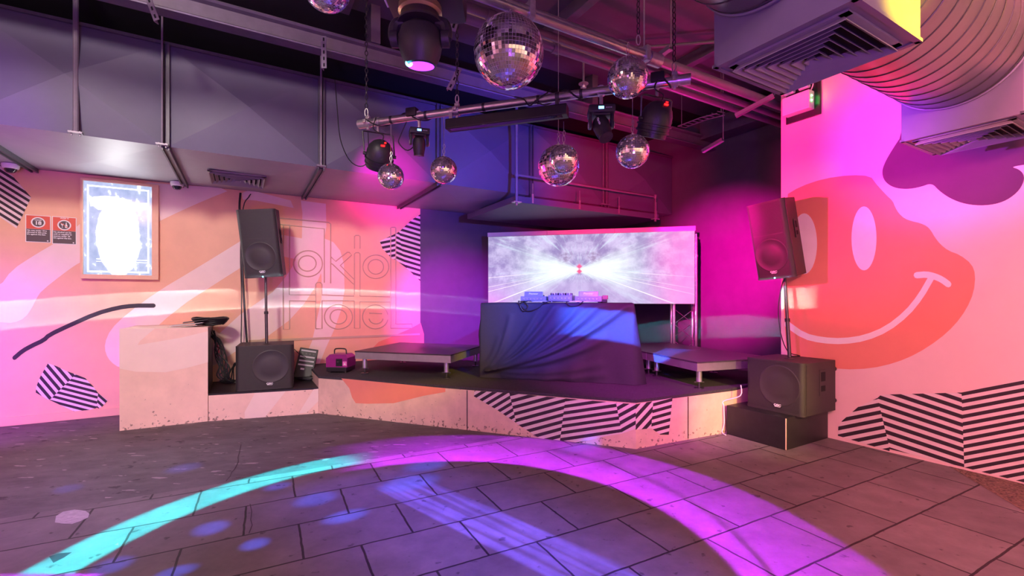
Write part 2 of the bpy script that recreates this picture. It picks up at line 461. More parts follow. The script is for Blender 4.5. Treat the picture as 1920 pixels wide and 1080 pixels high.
# left wall with its mural
mb = MB()
u_end = 788
pe = on_b(u_end, 560, BW); a_end = D2.dot(Vector((pe.x, pe.y)))
ZS = 3.06
mb.poly([room(AMIN, BW, 0), room(a_end, BW, 0), room(a_end, BW, ZS), room(AMIN, BW, ZS)], 0)
def P(poly, d, mi): paint(mb, poly, PL_LEFT, d, mi)
# pale swooshes
P(smooth_poly([(440, 353), (385, 375), (340, 395), (296, 416), (200, 466), (148, 493), (128, 506), (78, 545), (68, 560), (60, 577), (47, 596), (25, 606), (0, 604), (-60, 600), (-60, 560), (0, 537), (22, 506), (65, 478), (110, 452), (200, 380), (262, 340), (330, 347)], 1), 1, 1)
P(smooth_poly([(448, 454), (370, 502), (296, 546), (237, 589), (207, 618), (196, 644), (198, 663), (207, 678), (224, 690), (300, 700), (420, 690), (420, 612), (340, 633), (258, 647), (259, 644), (333, 578), (407, 530), (470, 490), (470, 440)], 1), 1, 1)
P([(528, 440), (566, 447), (567, 400), (564, 376), (611, 382), (612, 425), (608, 447), (625, 454), (638, 470), (645, 495), (646, 545), (640, 580), (628, 615), (610, 655), (592, 700), (550, 740), (540, 740), (560, 695), (585, 640), (603, 560), (603, 520), (602, 512), (590, 540), (570, 570), (543, 600), (500, 632), (440, 660), (395, 690), (395, 640), (450, 590), (512, 547), (535, 520), (547, 502), (555, 486), (527, 480)], 1, 1)
P([(470, 356), (545, 376), (551, 390), (480, 376), (455, 374), (452, 362)], 1, 1)
P(smooth_poly([(680, 690), (700, 645), (740, 629), (770, 616), (795, 602), (795, 700), (690, 700)], 1), 1, 2)
# long brush stroke
P(ribbon(smooth_poly([(288, 573), (250, 573), (220, 577), (180, 588), (130, 610), (92, 628), (82, 638), (60, 648), (42, 658), (27, 671)], 1, False), 8), 2, 3)
def stripe_patch(add, secs, d, mi_pale, mi_dark):
    for poly, slope, per, off in secs:
        add(poly, d, mi_pale)
        for s in stripes(poly, slope, per, off): add(s, d + 1, mi_dark)
stripe_patch(P, [
    ([(-60, 290), (0, 309), (9, 322), (22, 328), (58.5, 370), (31, 428), (0, 407), (-60, 366)], .62, 11.6, 3.6),
    ([(90, 681), (107, 687), (123, 695), (142, 702), (95, 748), (91, 750), (67, 736), (68, 725), (75, 707)], 1.17, 18.6, 576.5),
    ([(142, 702), (160, 709), (175, 725), (184, 737), (181, 765), (150, 774), (140, 772), (93, 750), (95, 748)], .26, 9.9, 665.5),
    ([(184, 737), (202, 751), (192, 762), (185, 766), (181, 764)], .88, 13, 575),
    ([(742, 438), (742, 487), (735, 485), (717, 466), (712, 452)], -.2, 9.4, 596),
    ([(742, 438), (749, 434), (752, 462), (757, 485), (763, 503), (757, 499), (742, 487)], .42, 9.4, 121),
    ([(749, 434), (772, 412), (788, 402), (788, 527), (763, 503), (757, 485), (752, 462)], .30, 9.4, 212),
], 3, 4, 3)
struct(mb, 'wall_left', [M_PEACH, M_LIGHT, M_CORAL, M_STRIPE, M_SLIGHT])
mb = MB()
mb.poly([room(AMIN, BW, ZS), room(a_end, BW, ZS), room(a_end, BW, CEIL), room(AMIN, BW, CEIL)])
struct(mb, 'wall_left_upper', M_VOIDSHADE)
mb = MB()
mb.poly([room(a_end, BW, 0), room(AW, BW, 0), room(AW, BW, ZS + .02), room(a_end, BW, ZS + .02)], 0)
mb.poly([room(a_end, BW, ZS + .02), room(AW, BW, ZS + .02), room(AW, BW, CEIL), room(a_end, BW, CEIL)], 1)
struct(mb, 'wall_back', [M_DARKWALL, M_VOIDSHADE])
mb = MB()
mb.poly([room(AW, BW, 0), room(AW, BPIER - .3, 0), room(AW, BPIER - .3, CEIL), room(AW, BW, CEIL)])
struct(mb, 'wall_back_right', M_DARKWALL)
# skirting board and batten on the left wall
mb = MB()
p0 = on_b(224, 700, BW); a1 = D2.dot(Vector((p0.x, p0.y)))
Mr = Matrix.Rotation(TH, 4, 'Z')
def rbox(a0, a1, b0, b1, z0, z1, mi=0, m=None, bev=0):
    (m or mb).box(((a0 + a1) / 2, (b0 + b1) / 2, (z0 + z1) / 2), (abs(a1 - a0), abs(b1 - b0), abs(z1 - z0)), mi, Mr, bev)
rbox(AMIN, a1 + .1, BW - .02, BW, 0, .10, bev=.004)
struct(mb, 'baseboard_left', M_PEACH)
mb = MB()
pa, pb = on_b(545, 633, BW), on_b(787, 628, BW)
rbox(D2.dot(pa.xy) - .55, D2.dot(pb.xy), BW - .012, BW, .865, .90, bev=.003)
struct(mb, 'trim_1', M_TAN)

# smiley wall
mb = MB()
TOPM = CEIL
mb.poly([room(AM, BPIER, 0), room(AM, BMIN, 0), room(AM, BMIN, TOPM), room(AM, BPIER, TOPM)], 0)
def Q(poly, d, mi): paint(mb, poly, PL_MURAL, d, mi)
face = [(1470, 368), (1500, 350), (1544, 335), (1595, 328), (1632, 330), (1642, 344), (1650, 353), (1662, 366), (1674, 377), (1678, 388), (1685, 400), (1696, 410), (1710, 415), (1724, 418), (1738, 424), (1746, 433), (1752, 444), (1763, 458), (1778, 470), (1800, 478), (1822, 495), (1829, 515), (1826, 548), (1812, 580), (1790, 610), (1760, 637), (1720, 663), (1680, 680), (1633, 691), (1580, 693), (1530, 685), (1490, 668), (1470, 655)]
Q(smooth_poly(face, 1), 1, 1)
Q(ellipse(1620, 447, 23.5, 60), 2, 2)
eye = clip(ellipse(1508, 457, 24, 57), 1, 0, 1471)
Q(eye, 2, 2)
Q(ribbon(smooth_poly([(1476, 608), (1507, 630), (1541, 638), (1581, 640), (1622, 634), (1663, 617), (1700, 588), (1726, 556), (1746, 521)], 1, False), 11.5), 2, 2)
Q(ribbon(smooth_poly([(1719, 516), (1737, 514.5), (1752, 518), (1766, 524), (1778, 533)], 1, False), 12), 3, 2)
blob = [(1692, 150), (1692, 252), (1677, 274), (1660, 302), (1653, 322), (1658, 340), (1675, 352), (1700, 355), (1725, 351), (1747, 343), (1760, 357), (1781, 372), (1810, 383), (1847, 386), (1882, 379), (1908, 361), (1920, 341), (1920, 327), (1910, 317), (1895, 313), (1925, 308), (1980, 302), (2050, 290), (2050, 150)]
Q(smooth_poly(blob, 2), 1, 3)
stripe_patch(Q, [
    ([(1571, 817), (1572, 798), (1580, 788), (1609, 763), (1645.6, 746), (1668, 840.5), (1668, 846)], -.2, 14.6, 4.5),
    ([(1645.6, 746), (1652, 740), (1803, 736), (1808, 876), (1668, 842)], .335, 15.2, 188.5),
    ([(1803, 736), (1920, 712), (2100, 676), (2100, 950), (1920, 904.5), (1808, 876.5)], -.19, 14.2, 1078),
], 2, 4, 5)
struct(mb, 'wall_right', [M_RPALE, M_CORAL, M_SMILE, M_BLOB, M_SLIGHT, M_STRIPE])
mb = MB()
mb.poly([room(AM, BPIER, 0), room(AW, BPIER, 0), room(AW, BPIER, CEIL), room(AM, BPIER, CEIL)])
struct(mb, 'wall_pier', M_DARKWALL)
# boxed beam along the top of the dark wall
mb = MB(); rbox(AW - .34, AW - .01, BPIER + .05, 5.0, 4.13, 4.42, bev=.01)
struct(mb, 'trim_2', M_BEAM)

# ================================================================== STAGE, LEDGE, PLINTH
ZST, ZLE, ZPL = .49, .335, 1.15
A_, B_, C_ = Vector((-2.53, 6.0)), Vector((1.234, 4.574)), Vector((2.505, 5.185))
def wall_b(p, b=BW - .004): return p + N2 * (b - N2.dot(p))
st = thing('stage', 'low stage with carpeted top and pink and striped painted front panels', 'stage', (0, 5.6, 0))
C2 = room(AM + .05, 3.3).xy; C3 = room(AW - .005, 3.3).xy; C4 = room(AW - .005, BW - .005).xy
deck = [A_, B_, C_, C2, C3, C4, wall_b(A_)]
mb = MB(); mb.prism(deck, ZST - .03, ZST)
mb.build('carpet_deck', M_CARPET, st, world=True)
mb = MB()
ins = .012
mb.prism([p for p in deck], 0, ZST - .032, 0)
planeAB, planeBC = seg_plane(A_, B_), seg_plane(B_, C_)
def PA(poly, d, mi): paint(mb, poly, planeAB, d, mi)
def PB(poly, d, mi): paint(mb, poly, planeBC, d, mi)
PA([(640, 709.5), (835, 728), (835, 735), (795, 742), (738, 756), (690, 757), (667, 756), (660, 745), (655, 728)], 1, 1)
stripe_patch(PA, [
    ([(889.6, 732.5), (955, 737), (968, 793), (931, 768), (888.5, 743)], -.6, 13.4, 2),
    ([(955, 737), (1060, 747), (1050, 826), (1012, 822), (974, 798), (968, 793)], -.27, 12.9, 1.5),
    ([(1060, 747), (1155, 755), (1166, 813), (1140, 817), (1085, 830), (1050, 826)], -.15, 12.2, 3),
    ([(1155, 755), (1192, 758), (1192, 804), (1166, 813)], -.55, 15, 4),
], 1, 2, 3)
stripe_patch(PB, [
    ([(1192, 758), (1225, 752), (1221, 803), (1212, 804), (1192, 806)], -1.1, 20, 8),
    ([(1225, 752), (1261, 746), (1254, 815), (1238, 815), (1221, 803)], -.28, 12.2, 1),
], 1, 2, 3)
mb.build('fascia', [M_FASCIA, M_CORAL, M_SLIGHT, M_STRIPE], st, world=True)
mb = MB()
for u, pl in ((876, planeAB), (1290, planeBC)):
    q = [on_plane(u - .9, 760, *pl), on_plane(u + .9, 760, *pl)]
    n = Vector((pl[0].x, pl[0].y, 0)) * -.002
    mb = MB(); mb.poly([Vector((q[0].x, q[0].y, .01)) + n, Vector((q[1].x, q[1].y, .01)) + n, Vector((q[1].x, q[1].y, ZST - .035)) + n, Vector((q[0].x, q[0].y, ZST - .035)) + n])
    mb.build('panel_joint', M_STEEL, st, world=True)
# low ledge in front of the left wall
G0, G1 = Vector((-4.45, 5.2)), Vector((-3.72, 5.61))
le = thing('ledge', 'low painted ledge between the tall plinth and the stage, carrying the left subwoofer', 'ledge', (-3.2, 6.2, 0))
mb = MB()
mb.prism([G1 + Vector((.007, 0)), A_ - Vector((.003, 0)), wall_b(A_) - Vector((.003, 0)), wall_b(G1) + Vector((.007, 0))], 0, ZLE - .02)
pl = seg_plane(G1, A_)
paint(mb, [(478, 737), (536, 733.5), (497, 782), (452, 785)], pl, 1, 1)
paint(mb, [(588, 730), (597, 729), (597, 752), (575, 774), (560, 775)], pl, 1, 1)
mb.build('front_panel', [M_PLINTH, M_LIGHT], le, world=True)
mb = MB(); mb.prism([G1 + Vector((.007, 0)), A_ - Vector((.003, 0)), wall_b(A_) - Vector((.003, 0)), wall_b(G1) + Vector((.007, 0))], ZLE - .02, ZLE)
mb.build('ledge_top', M_BLACK, le, world=True)
# tall plinth
pn = thing('plinth', 'tall pink painted box plinth against the left wall beside the low ledge', 'plinth', (-4.2, 5.8, 0))
mb = MB(); mb.prism([G0, G1, wall_b(G1), wall_b(G0)], 0, ZPL)
pl = seg_plane(G0, G1)
paint(mb, smooth_poly([(224, 691), (255, 697), (310, 698), (350, 690), (390, 679), (390, 621), (340, 633), (258, 647), (262, 640), (290, 616), (224, 616)], 0), pl, 1, 1)
mb.build('painted_case', [M_PLINTH, M_LIGHT], pn, world=True)
mb = MB()
sd = (wall_b(G1) - G1).normalized()
q0, q1 = G1 + D2 * .003 + sd * .02, wall_b(G1) + D2 * .003
mb.poly([(q0.x, q0.y, ZLE), (q1.x, q1.y, ZLE), (q1.x, q1.y, ZPL - .01), (q0.x, q0.y, ZPL - .01)])
tag(mb.build('side_panel', M_BLACK, pn, world=True), 'black side panel')

# relief lettering on the left wall
rs = thing('relief_sign', 'wall lettering reading Tokio HoTeL in thin raised outlines', 'sign', on_b(640, 560, BW))
def rl(pts, closed=False, s=(510, 380, 4.0)):
    q = [on_b(s[0] + x / s[2], s[1] + y / s[2], BW - .004) for x, y in pts]
    if closed: q.append(q[0])
    return q
def circ(cx, cy, rx, ry, a0=0, a1=360, n=40):
    return [(cx + rx * math.cos(math.radians(a0 + (a1 - a0) * i / n)), cy + ry * math.sin(math.radians(a0 + (a1 - a0) * i / n))) for i in range(n + 1)]
letters = {
    'letter_t': [[(50, 115), (425, 148), (440, 160), (440, 605)], [(85, 165), (85, 950), (132, 950), (132, 735), (326, 738)], [(132, 165), (132, 690), (326, 692)], [(60, 163), (392, 196), (392, 600)]],
    'letter_o': [circ(270, 457, 108, 97), circ(265, 455, 66, 58)],
    'letter_k': [[(440, 405), (478, 440), (565, 370), (580, 372), (597, 392), (512, 470), (615, 575)], [(440, 455), (455, 462), (600, 600), (615, 612)]],
    'letter_i': [[(618, 345), (618, 252), (628, 245), (650, 245), (660, 252), (660, 345)], [(618, 690), (618, 385), (628, 374), (650, 374), (660, 385), (660, 700), (888, 706)]],
    'letter_o#2': [circ(778, 480, 97, 88), circ(778, 480, 58, 55)],
    'letter_h': [[(328, 945), (328, 612), (340, 598), (362, 598), (375, 612), (375, 692), (615, 700)], [(328, 945), (375, 945), (375, 735), (615, 735)]],
    'letter_o#3': [circ(498, 855, 105, 92), circ(498, 855, 62, 54)],
    'letter_t#2': [[(618, 735), (618, 942), (660, 942), (660, 742), (888, 745)]],
    'letter_e': [circ(775, 855, 96, 90, 14, 350), [(730, 828), (825, 832)], circ(780, 862, 52, 46, 10, 170)],
    'letter_l': [[(890, 940), (890, 190), (898, 184), (922, 184), (928, 190), (928, 908), (1050, 908), (1050, 940), (890, 940)]],
}
for k, strokes in letters.items():
    mb = MB()
    for s in strokes: mb.tube(rl(s), .009, 8)
    mb.build(k.split('#')[0], M_TAN, rs, smooth=True, world=True)  # tan darkened to stand in for shadow along the letter edges

# ================================================================== RECTANGULAR DUCT (SOFFIT)
BD, ZT = 5.85, 4.10
dt = thing('rectangular_duct', 'huge grey rectangular sheet metal duct hung along the left wall', 'duct', room(1.5, 6.7, ZS))
cuts = [-5.55, -3.65, -2.17, -.69, .79, 2.26, 3.74, 5.22, AW - .01]
for i in range(len(cuts) - 1):
    a0, a1 = cuts[i] + .012, cuts[i + 1] - .012
    mb = MB()
    am = (a0 + a1) / 2; bm_ = (BD + BW) / 2; zm = (ZS + ZT) / 2
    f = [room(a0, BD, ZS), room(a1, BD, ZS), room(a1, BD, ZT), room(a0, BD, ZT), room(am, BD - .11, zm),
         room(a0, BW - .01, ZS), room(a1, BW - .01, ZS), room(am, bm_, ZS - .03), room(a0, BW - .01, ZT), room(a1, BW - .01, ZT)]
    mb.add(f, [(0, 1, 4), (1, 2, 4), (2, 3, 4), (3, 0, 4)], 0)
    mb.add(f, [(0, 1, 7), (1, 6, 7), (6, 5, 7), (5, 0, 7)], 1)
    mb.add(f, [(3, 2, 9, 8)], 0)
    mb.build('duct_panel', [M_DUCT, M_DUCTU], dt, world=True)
for a in cuts[1:-1]:
    mb = MB()
    for da in (-.026, .026):
        rbox(a + da - .008, a + da + .008, BD - .055, BD + .02, ZS - .02, ZT + .01, m=mb)
        rbox(a + da - .008, a + da + .008, BD - .055, BW - .02, ZS - .05, ZS + .01, m=mb)
    rbox(a - .02, a + .02, BD - .02, BD + .02, ZS, ZT, m=mb)
    rbox(a - .02, a + .02, BD - .02, BW - .02, ZS - .03, ZS + .01, m=mb)
    mb.build('flange', M_FLANGE, dt, world=True)
mb = MB(); rbox(-5.5, AW - .02, BD - .03, BD + .01, ZT - .005, ZT + .025, m=mb)
mb.build('top_angle', M_FLANGE, dt, world=True)
def rod(a, b, z0, z1, r, parent, m=M_PIPE, foot=True):
    mb = MB(); mb.tube([room(a, b, z0), room(a, b, z1)], r, 10)
    if foot:
        rbox(a - .05, a + .05, b - .03, b + .03, z0 - .008, z0 + .008, m=mb)
        for s in (-.03, .03): mb.tube([room(a + s, b, z0 - .03), room(a + s, b, z0 + .02)], .006, 6)
    return mb.build('hanger_rod', m, parent, smooth=True, world=True)
def a_on_b(u, b):
    p = on_b(u, 560, b); return D2.dot(p.xy)
for u, r in ((142, .022), (304, .009), (602, .012), (1131, .007), (1138, .007)):
    rod(a_on_b(u, BD - .09), BD - .09, ZS - .01, CEIL, r, dt)
# square diffuser under the duct
def diffuser(parent, a0, a1, b0, b1, z, n=6, name='diffuser', lit=None):
    """four-way louvred grille facing down"""
    mb = MB()
    w, l = (a1 - a0), (b1 - b0)
    fr = .04 * min(w, l) / .5
    for (x0, x1, y0, y1) in ((a0, a1, b0, b0 + fr), (a0, a1, b1 - fr, b1), (a0, a0 + fr, b0, b1), (a1 - fr, a1, b0, b1)):
        rbox(x0, x1, y0, y1, z - .008, z + .004, m=mb)
    g = mb.build(name, M_GRILLE, parent, world=True)
    mb = MB(); rbox(a0 + .01, a1 - .01, b0 + .01, b1 - .01, z + .0005, z + .004, m=mb)  # dark sheet painting the shade behind the louvres
    mb.build('grille_shade', M_HOLESHADE, g, world=True)
    mb = MB()
    for k in range(n):
        t = .5 * (k + .35) / n
        o0, o1 = t, t + .5 * .58 / n
        x0, x1, y0, y1 = a0 + w * o0, a1 - w * o0, b0 + l * o0, b1 - l * o0
        X0, X1, Y0, Y1 = a0 + w * o1, a1 - w * o1, b0 + l * o1, b1 - l * o1
        zo, zi = z - .034, z - .002
        for A, B, C_q, D_q in (((X0, Y0), (X1, Y0), (x1, y0), (x0, y0)), ((X1, Y0), (X1, Y1), (x1, y1), (x1, y0)), ((X1, Y1), (X0, Y1), (x0, y1), (x1, y1)), ((X0, Y1), (X0, Y0), (x0, y0), (x0, y1))):
            th = .004
            lo = [room(*A, zi), room(*B, zi), room(*C_q, zo), room(*D_q, zo)]
            hi = [p + Vector((0, 0, th)) for p in lo]
            mb.add(lo + hi, [(0, 1, 2, 3), (4, 5, 6, 7), (0, 1, 5, 4), (2, 3, 7, 6), (1, 2, 6, 5), (3, 0, 4, 7)])
    mb.build('louvre', M_GRILLE, g, world=True)
    return g
pv = [on_z(378, 314, ZS), on_z(500, 330, ZS), on_z(502, 346, ZS), on_z(400, 332, ZS)]
va0 = a_on_b(385, 6.55)
dq = diffuser(dt, va0 + .02, va0 + .64, 6.52, 7.14, ZS - .03, 6)

# suspended panel under the duct, above the screen, with its pipe frame
sp = thing('suspended_panel', 'flat grey bulkhead panel hung on pipes below the duct above the screen', 'panel', room(4.7, 6.2, 2.85))
mb = MB(); rbox(3.27, 6.12, 5.5, 7.1, 2.85, 2.94, m=mb, bev=.006)
mb.build('panel_board', M_DUCT, sp, world=True)
mb = MB()
mb.tube([room(3.27, 5.47, 2.83), room(3.27, 5.47, 3.25), room(3.27, 5.47, 4.3)], .021, 12)
mb.tube([room(3.27, 5.47, 3.22), room(6.0, 5.47, 3.22), room(6.0, 5.47, 2.80)], .019, 12)
for a in (3.27, 6.0): mb.lathe([(.028, -.03), (.030, 0), (.028, .03)], 12, M=Matrix.Translation(room(a, 5.47, 3.22)))
mb.build('pipe_frame', M_PIPE, sp, smooth=True, world=True)
for a in (3.55, 4.40, 5.20, 6.05):
    mb = MB(); rbox(a - .012, a + .012, 5.485, 5.497, 2.86, 2.99, m=mb); rbox(a - .004, a + .004, 5.487, 5.495, 2.99, 3.14, m=mb)
    mb.build('fixing_strap', M_ZINC, sp, world=True)
for a in (3.27, 6.0):
    mb = MB(); rbox(a - .06, a + .06, 5.43, 5.51, 2.835, 2.848, m=mb); rbox(a - .01, a + .01, 5.46, 5.48, 2.80, 2.835, m=mb)
    mb.build('pipe_foot', M_ZINC, sp, world=True)

# ================================================================== CEILING SERVICES
def run_pipe(name, label, cat, b, z, r, a0, a1, m, group=None, coup=(), seg=16):
    t = thing(name, label, cat, room((a0 + a1) / 2, b, z), group=group)
    mb = MB(); mb.tube([room(a0, b, z), room(a1, b, z)], r, seg); mb.build('pipe_run', m, t, smooth=True, world=True)
    for a in coup:
        mb = MB(); mb.tube([room(a - .035, b, z), room(a + .035, b, z)], r * 1.22, seg); mb.build('coupling', m, t, smooth=True, world=True)
    return t
# painted steel beam with rolled flanges
bt = thing('steel_beam', 'long painted steel beam crossing in front of the black ceiling gap', 'beam', room(1, 5.0, 4.0))
mb = MB()
prof = [(-.07, 0), (.07, 0), (.075, .012), (.06, .025), (.014, .035), (.014, .165), (.06, .175), (.075, .188), (.07, .20), (-.07, .20), (-.075, .188), (-.06, .175), (-.014, .165), (-.014, .035), (-.06, .025), (-.075, .012)]
pts0 = [room(AMIN, 5.0 + y, 4.0 + z) for y, z in prof]; pts1 = [room(AW - .02, 5.0 + y, 4.0 + z) for y, z in prof]
n = len(prof)
mb.add(pts0 + pts1, [(i, (i + 1) % n, n + (i + 1) % n, n + i) for i in range(n)] + [tuple(range(n)), tuple(range(n, 2 * n))])
mb.build('web_and_flanges', M_BEAM, bt, world=True)
for a in (-1.5, 1.2, 4.2):
    mb = MB(); rbox(a - .05, a + .05, 4.9, 5.1, 4.2, CEIL, m=mb, bev=.005); mb.build('ceiling_plate', M_BEAM, bt, world=True)
t = run_pipe('lighting_pipe', 'silver lighting pipe along the ceiling that carries the biggest mirror ball', 'pipe', 2.44, 3.3, .038, -1.0, 2.62, M_CHROME)
mb = MB(); mb.tube([room(2.60, 2.44, 3.3), room(2.72, 2.44, 3.3)], .05, 16); mb.build('end_sleeve', M_ZINC, t, smooth=True, world=True)
for a in (1.55, 2.56):
    mb = MB(); rbox(a - .02, a + .02, 2.39, 2.49, 3.25, 3.36, m=mb, bev=.006); mb.tube([room(a, 2.44, 3.35), room(a, 2.44, CEIL)], .006, 6)
    mb.build('pipe_clamp', M_ZINC, t, world=True)
run_pipe('service_pipe', 'widest of the service pipes running along the ceiling to the dark wall', 'pipe', 3.25, 3.90, .048, -3.5, 6.8, M_PIPE, 'service pipes', (.8, 3.1))
run_pipe('service_pipe', 'thin service pipe second from the silver lighting pipe', 'pipe', 3.44, 3.90, .036, -3.5, 6.8, M_PIPE, 'service pipes', (1.8, 4.0))
run_pipe('service_pipe', 'service pipe third from the silver lighting pipe, with a coupling', 'pipe', 3.62, 3.92, .040, -3.5, 6.8, M_PIPE, 'service pipes', (2.6,))
run_pipe('service_pipe', 'highest and farthest of the ceiling service pipes, close to the steel beam', 'pipe', 4.05, 4.25, .034, -3.5, 6.8, M_PIPE, 'service pipes', (1.0, 3.9))
# ceiling joists across
for i, (a, lb) in enumerate(((.9, 'ceiling joist above the left end of the lighting bar'), (3.0, 'ceiling joist above the middle of the lighting bar'), (4.9, 'ceiling joist nearest the dark corner wall'))):
    o = MB(); rbox(a - .05, a + .05, 1.0, 5.0, CEIL - .14, CEIL - .002, m=o, bev=.008)
    tag(o.build('ceiling_joist', M_BEAM), lb, 'joist', 'ceiling joists')
# diagonal ceiling brace rods
for (p, q, lb) in ((room(1.2, 4.4, 4.5), room(3.6, 2.2, 4.52), 'slanting brace tube crossing the ceiling above the mirror balls'), (room(3.3, 4.6, 4.5), room(5.4, 2.9, 4.5), 'slanting brace tube near the square ceiling duct box')):
    o = MB(); o.tube([p, q], .02, 8); tag(o.build('brace_tube', M_BEAM, smooth=True), lb, 'brace', 'ceiling brace tubes')
# ceiling rods dropping to pipes
# slotted angle brackets
def slotted(p, q, label, w=.045, m=M_PIPE):
    t = thing('slotted_bracket', label, 'bracket', p, group='slotted ceiling brackets')
    p, q = Vector(p), Vector(q); d = (q - p); L = d.length; d.normalize()
    side = d.cross(Vector((0, 1, 0))).normalized(); nn = side.cross(d).normalized()
    if nn.y > 0: nn, side = -nn, -side
    M = frame(p, side, d, nn)
    mb = MB(); mb.box((0, L / 2, 0), (w, L, .006), 0, M); mb.box((w / 2, L / 2, -w / 2), (.006, L, w), 0, M)
    mb.build('angle_iron', m, t, world=True)
    k = int(L / .055)
    for i in range(k):
        mb = MB(); mb.box((0, (i + .5) * L / k, .0045), (.014, .03, .002), 0, M); mb.build('slot_shade', M_HOLESHADE, t, world=True)  # dark boxes laid on the face in place of shaded holes
    return t
slotted(at(878, -40, 2.95), at(848, 58, 3.0), 'slotted steel bracket hanging beside the big moving head light')
slotted(at(862, 128, 4.0), at(842, 168, 4.0), 'slotted steel bracket in front of the steel beam above the lighting bar')
slotted(at(607, 68, 4.2), at(608, 128, 4.2), 'slotted steel bracket hanging upright below the topmost left mirror ball')
slotted(at(272, -20, 3.7), at(294, 38, 3.7), 'slotted steel bracket at the top left in front of the big rectangular duct')
for i, (u0, v0, u1, v1, Y, lb) in enumerate(((1380, 220, 1452, 182, 5.4, 'pink lit channel strut under the service pipes by the dark wall'), (1318, 286, 1356, 264, 6.2, 'short channel strut at the end of the steel beam'), (1222, 118, 1258, 92, 4.6, 'short channel strut holding the service pipes beside the chain'))):
    p, q = at(u0, v0, Y), at(u1, v1, Y - .25); o = MB()
    d = (q - p).normalized(); s = d.cross(Vector((0, 0, 1))).normalized(); up = s.cross(d)
    M = frame(p, d, s, up); L = (q - p).length
    o.box((L / 2, 0, 0), (L, .05, .008), 0, M); o.box((L / 2, -.022, .02), (L, .006, .04), 0, M); o.box((L / 2, .022, .02), (L, .006, .04), 0, M)
    o.tube([q + Vector((0, 0, .02)), Vector((q.x, q.y, CEIL))], .006, 6)
    tag(o.build('channel_strut', M_PIPE), lb, 'strut', 'channel struts')
# cable tray by the corner
ct = thing('cable_tray', 'narrow cable tray dropping diagonally towards the dark corner', 'tray', at(1300, 230, 6.6))
p, q = at(1278, 238, 6.9), at(1352, 210, 6.2)
mb = MB(); s = (q - p).normalized().cross(Vector((0, 0, 1))).normalized() * .07
for k in (-1, 1): mb.tube([p + s * k, p.lerp(q, .6) + s * k, q + s * k + Vector((0, 0, -.03))], .008, 6)
for i in range(9): c = p.lerp(q, i / 8); mb.tube([c - s, c + s], .006, 6)
for c in (p, q): mb.tube([c, Vector((c.x, c.y, CEIL))], .006, 6)
mb.build('tray_wires', M_PIPE, ct, world=True)
# vertical drop pipe by the beam end and ceiling sprinkler
sk = thing('ceiling_sprinkler', 'small round ceiling sprinkler above the moving head light', 'sprinkler', at(1094, 158, 5.6))
c = at(1094, 158, 5.6)
mb = MB(); mb.lathe([(.0, -.05), (.035, -.045), (.038, -.03), (.012, -.028), (.012, .0), (.06, .002), (.06, .01), (.0, .012)], 16, M=Matrix.Translation(c)); mb.tube([c, (c.x, c.y, CEIL)], .013, 8)
mb.build('sprinkler_head', M_ZINC, sk, smooth=True, world=True)

# ------------------------------------------------------------------ ducts on the right
BC, ZC, RD = 1.225, 3.26, .395
def plenum(label, a0, a1, b0, b1, z, top):
    t = thing('duct_plenum', label, 'duct box', room((a0 + a1) / 2, (b0 + b1) / 2, z), group='square duct boxes')
    mb = MB(); rbox(a0, a1, b0, b1, z + .003, top, m=mb, bev=.006); mb.build('sheet_metal_box', M_PLENUM, t, world=True)
    mb = MB()
    e = .02
    for (x0, x1, y0, y1) in ((a0 - e * .3, a1 + e * .3, b0 - e * .3, b0 + e), (a0 - e * .3, a1 + e * .3, b1 - e, b1 + e * .3), (a0 - e * .3, a0 + e, b0, b1), (a1 - e, a1 + e * .3, b0, b1)):
        rbox(x0, x1, y0, y1, z - .004, z + .012, m=mb)
    mb.build('bottom_rim', M_PLENUM, t, world=True)
    for x in (a0 + .06, a1 - .06):
        mb = MB(); mb.tube([room(x, b1 - .05, top - .01), room(x, b1 - .05, CEIL)], .006, 6); mb.build('hanger_rod', M_ZINC, t, smooth=True, world=True)
    diffuser(t, a0 + .05, a1 - .05, b0 + .05, b1 - .05, z, 7)
    return t
plenum('square duct box overhead with a louvred grille, its side lit yellow', 2.11, 2.725, .885, 1.53, 2.70, 3.75)
plenum('square duct box with a louvred grille beside the smiley wall', 4.344, 4.96, .885, 1.53, 2.70, 3.72)
sdt = thing('spiral_duct', 'large round spiral duct joining the two square duct boxes', 'duct', room(3.5, BC, ZC))
def spiral(a0, a1, lbl=None):
    mb = MB()
    prof = []; seg = 72
    na_ = max(2, int((a1 - a0) / .05))
    vs = []
    for i in range(na_ + 1):
        a = a0 + (a1 - a0) * i / na_
        for k in range(seg):
            t = 2 * PI * k / seg; vs.append(room(a, BC + RD * math.cos(t), ZC + RD * math.sin(t)))
    mb.add(vs, [(i * seg + k, i * seg + (k + 1) % seg, (i + 1) * seg + (k + 1) % seg, (i + 1) * seg + k) for i in range(na_) for k in range(seg)])
    d = mb.build('duct_tube', M_SPIRAL, sdt, smooth=True, world=True)
    mb = MB()
    pitch = .135; turns = (a1 - a0) / pitch; n = int(turns * 60)
    pts = [room(a0 + (a1 - a0) * i / n, BC + (RD + .001) * math.cos(2 * PI * turns * i / n), ZC + (RD + .001) * math.sin(2 * PI * turns * i / n)) for i in range(n + 1)]
    mb.tube(pts, .0042, 5); mb.build('spiral_seam', M_SEAM, d, smooth=True, world=True)
spiral(2.727, 4.342); spiral(-.6, 2.108)
mb = MB()
for a in (4.33, 2.74, 2.095):
    pts = [room(a, BC + (RD + .004) * math.cos(2 * PI * k / 60), ZC + (RD + .004) * math.sin(2 * PI * k / 60)) for k in range(61)]
    mb = MB(); mb.tube(pts, .009, 6); mb.build('collar_ring', M_PLENUM, sdt, smooth=True, world=True)

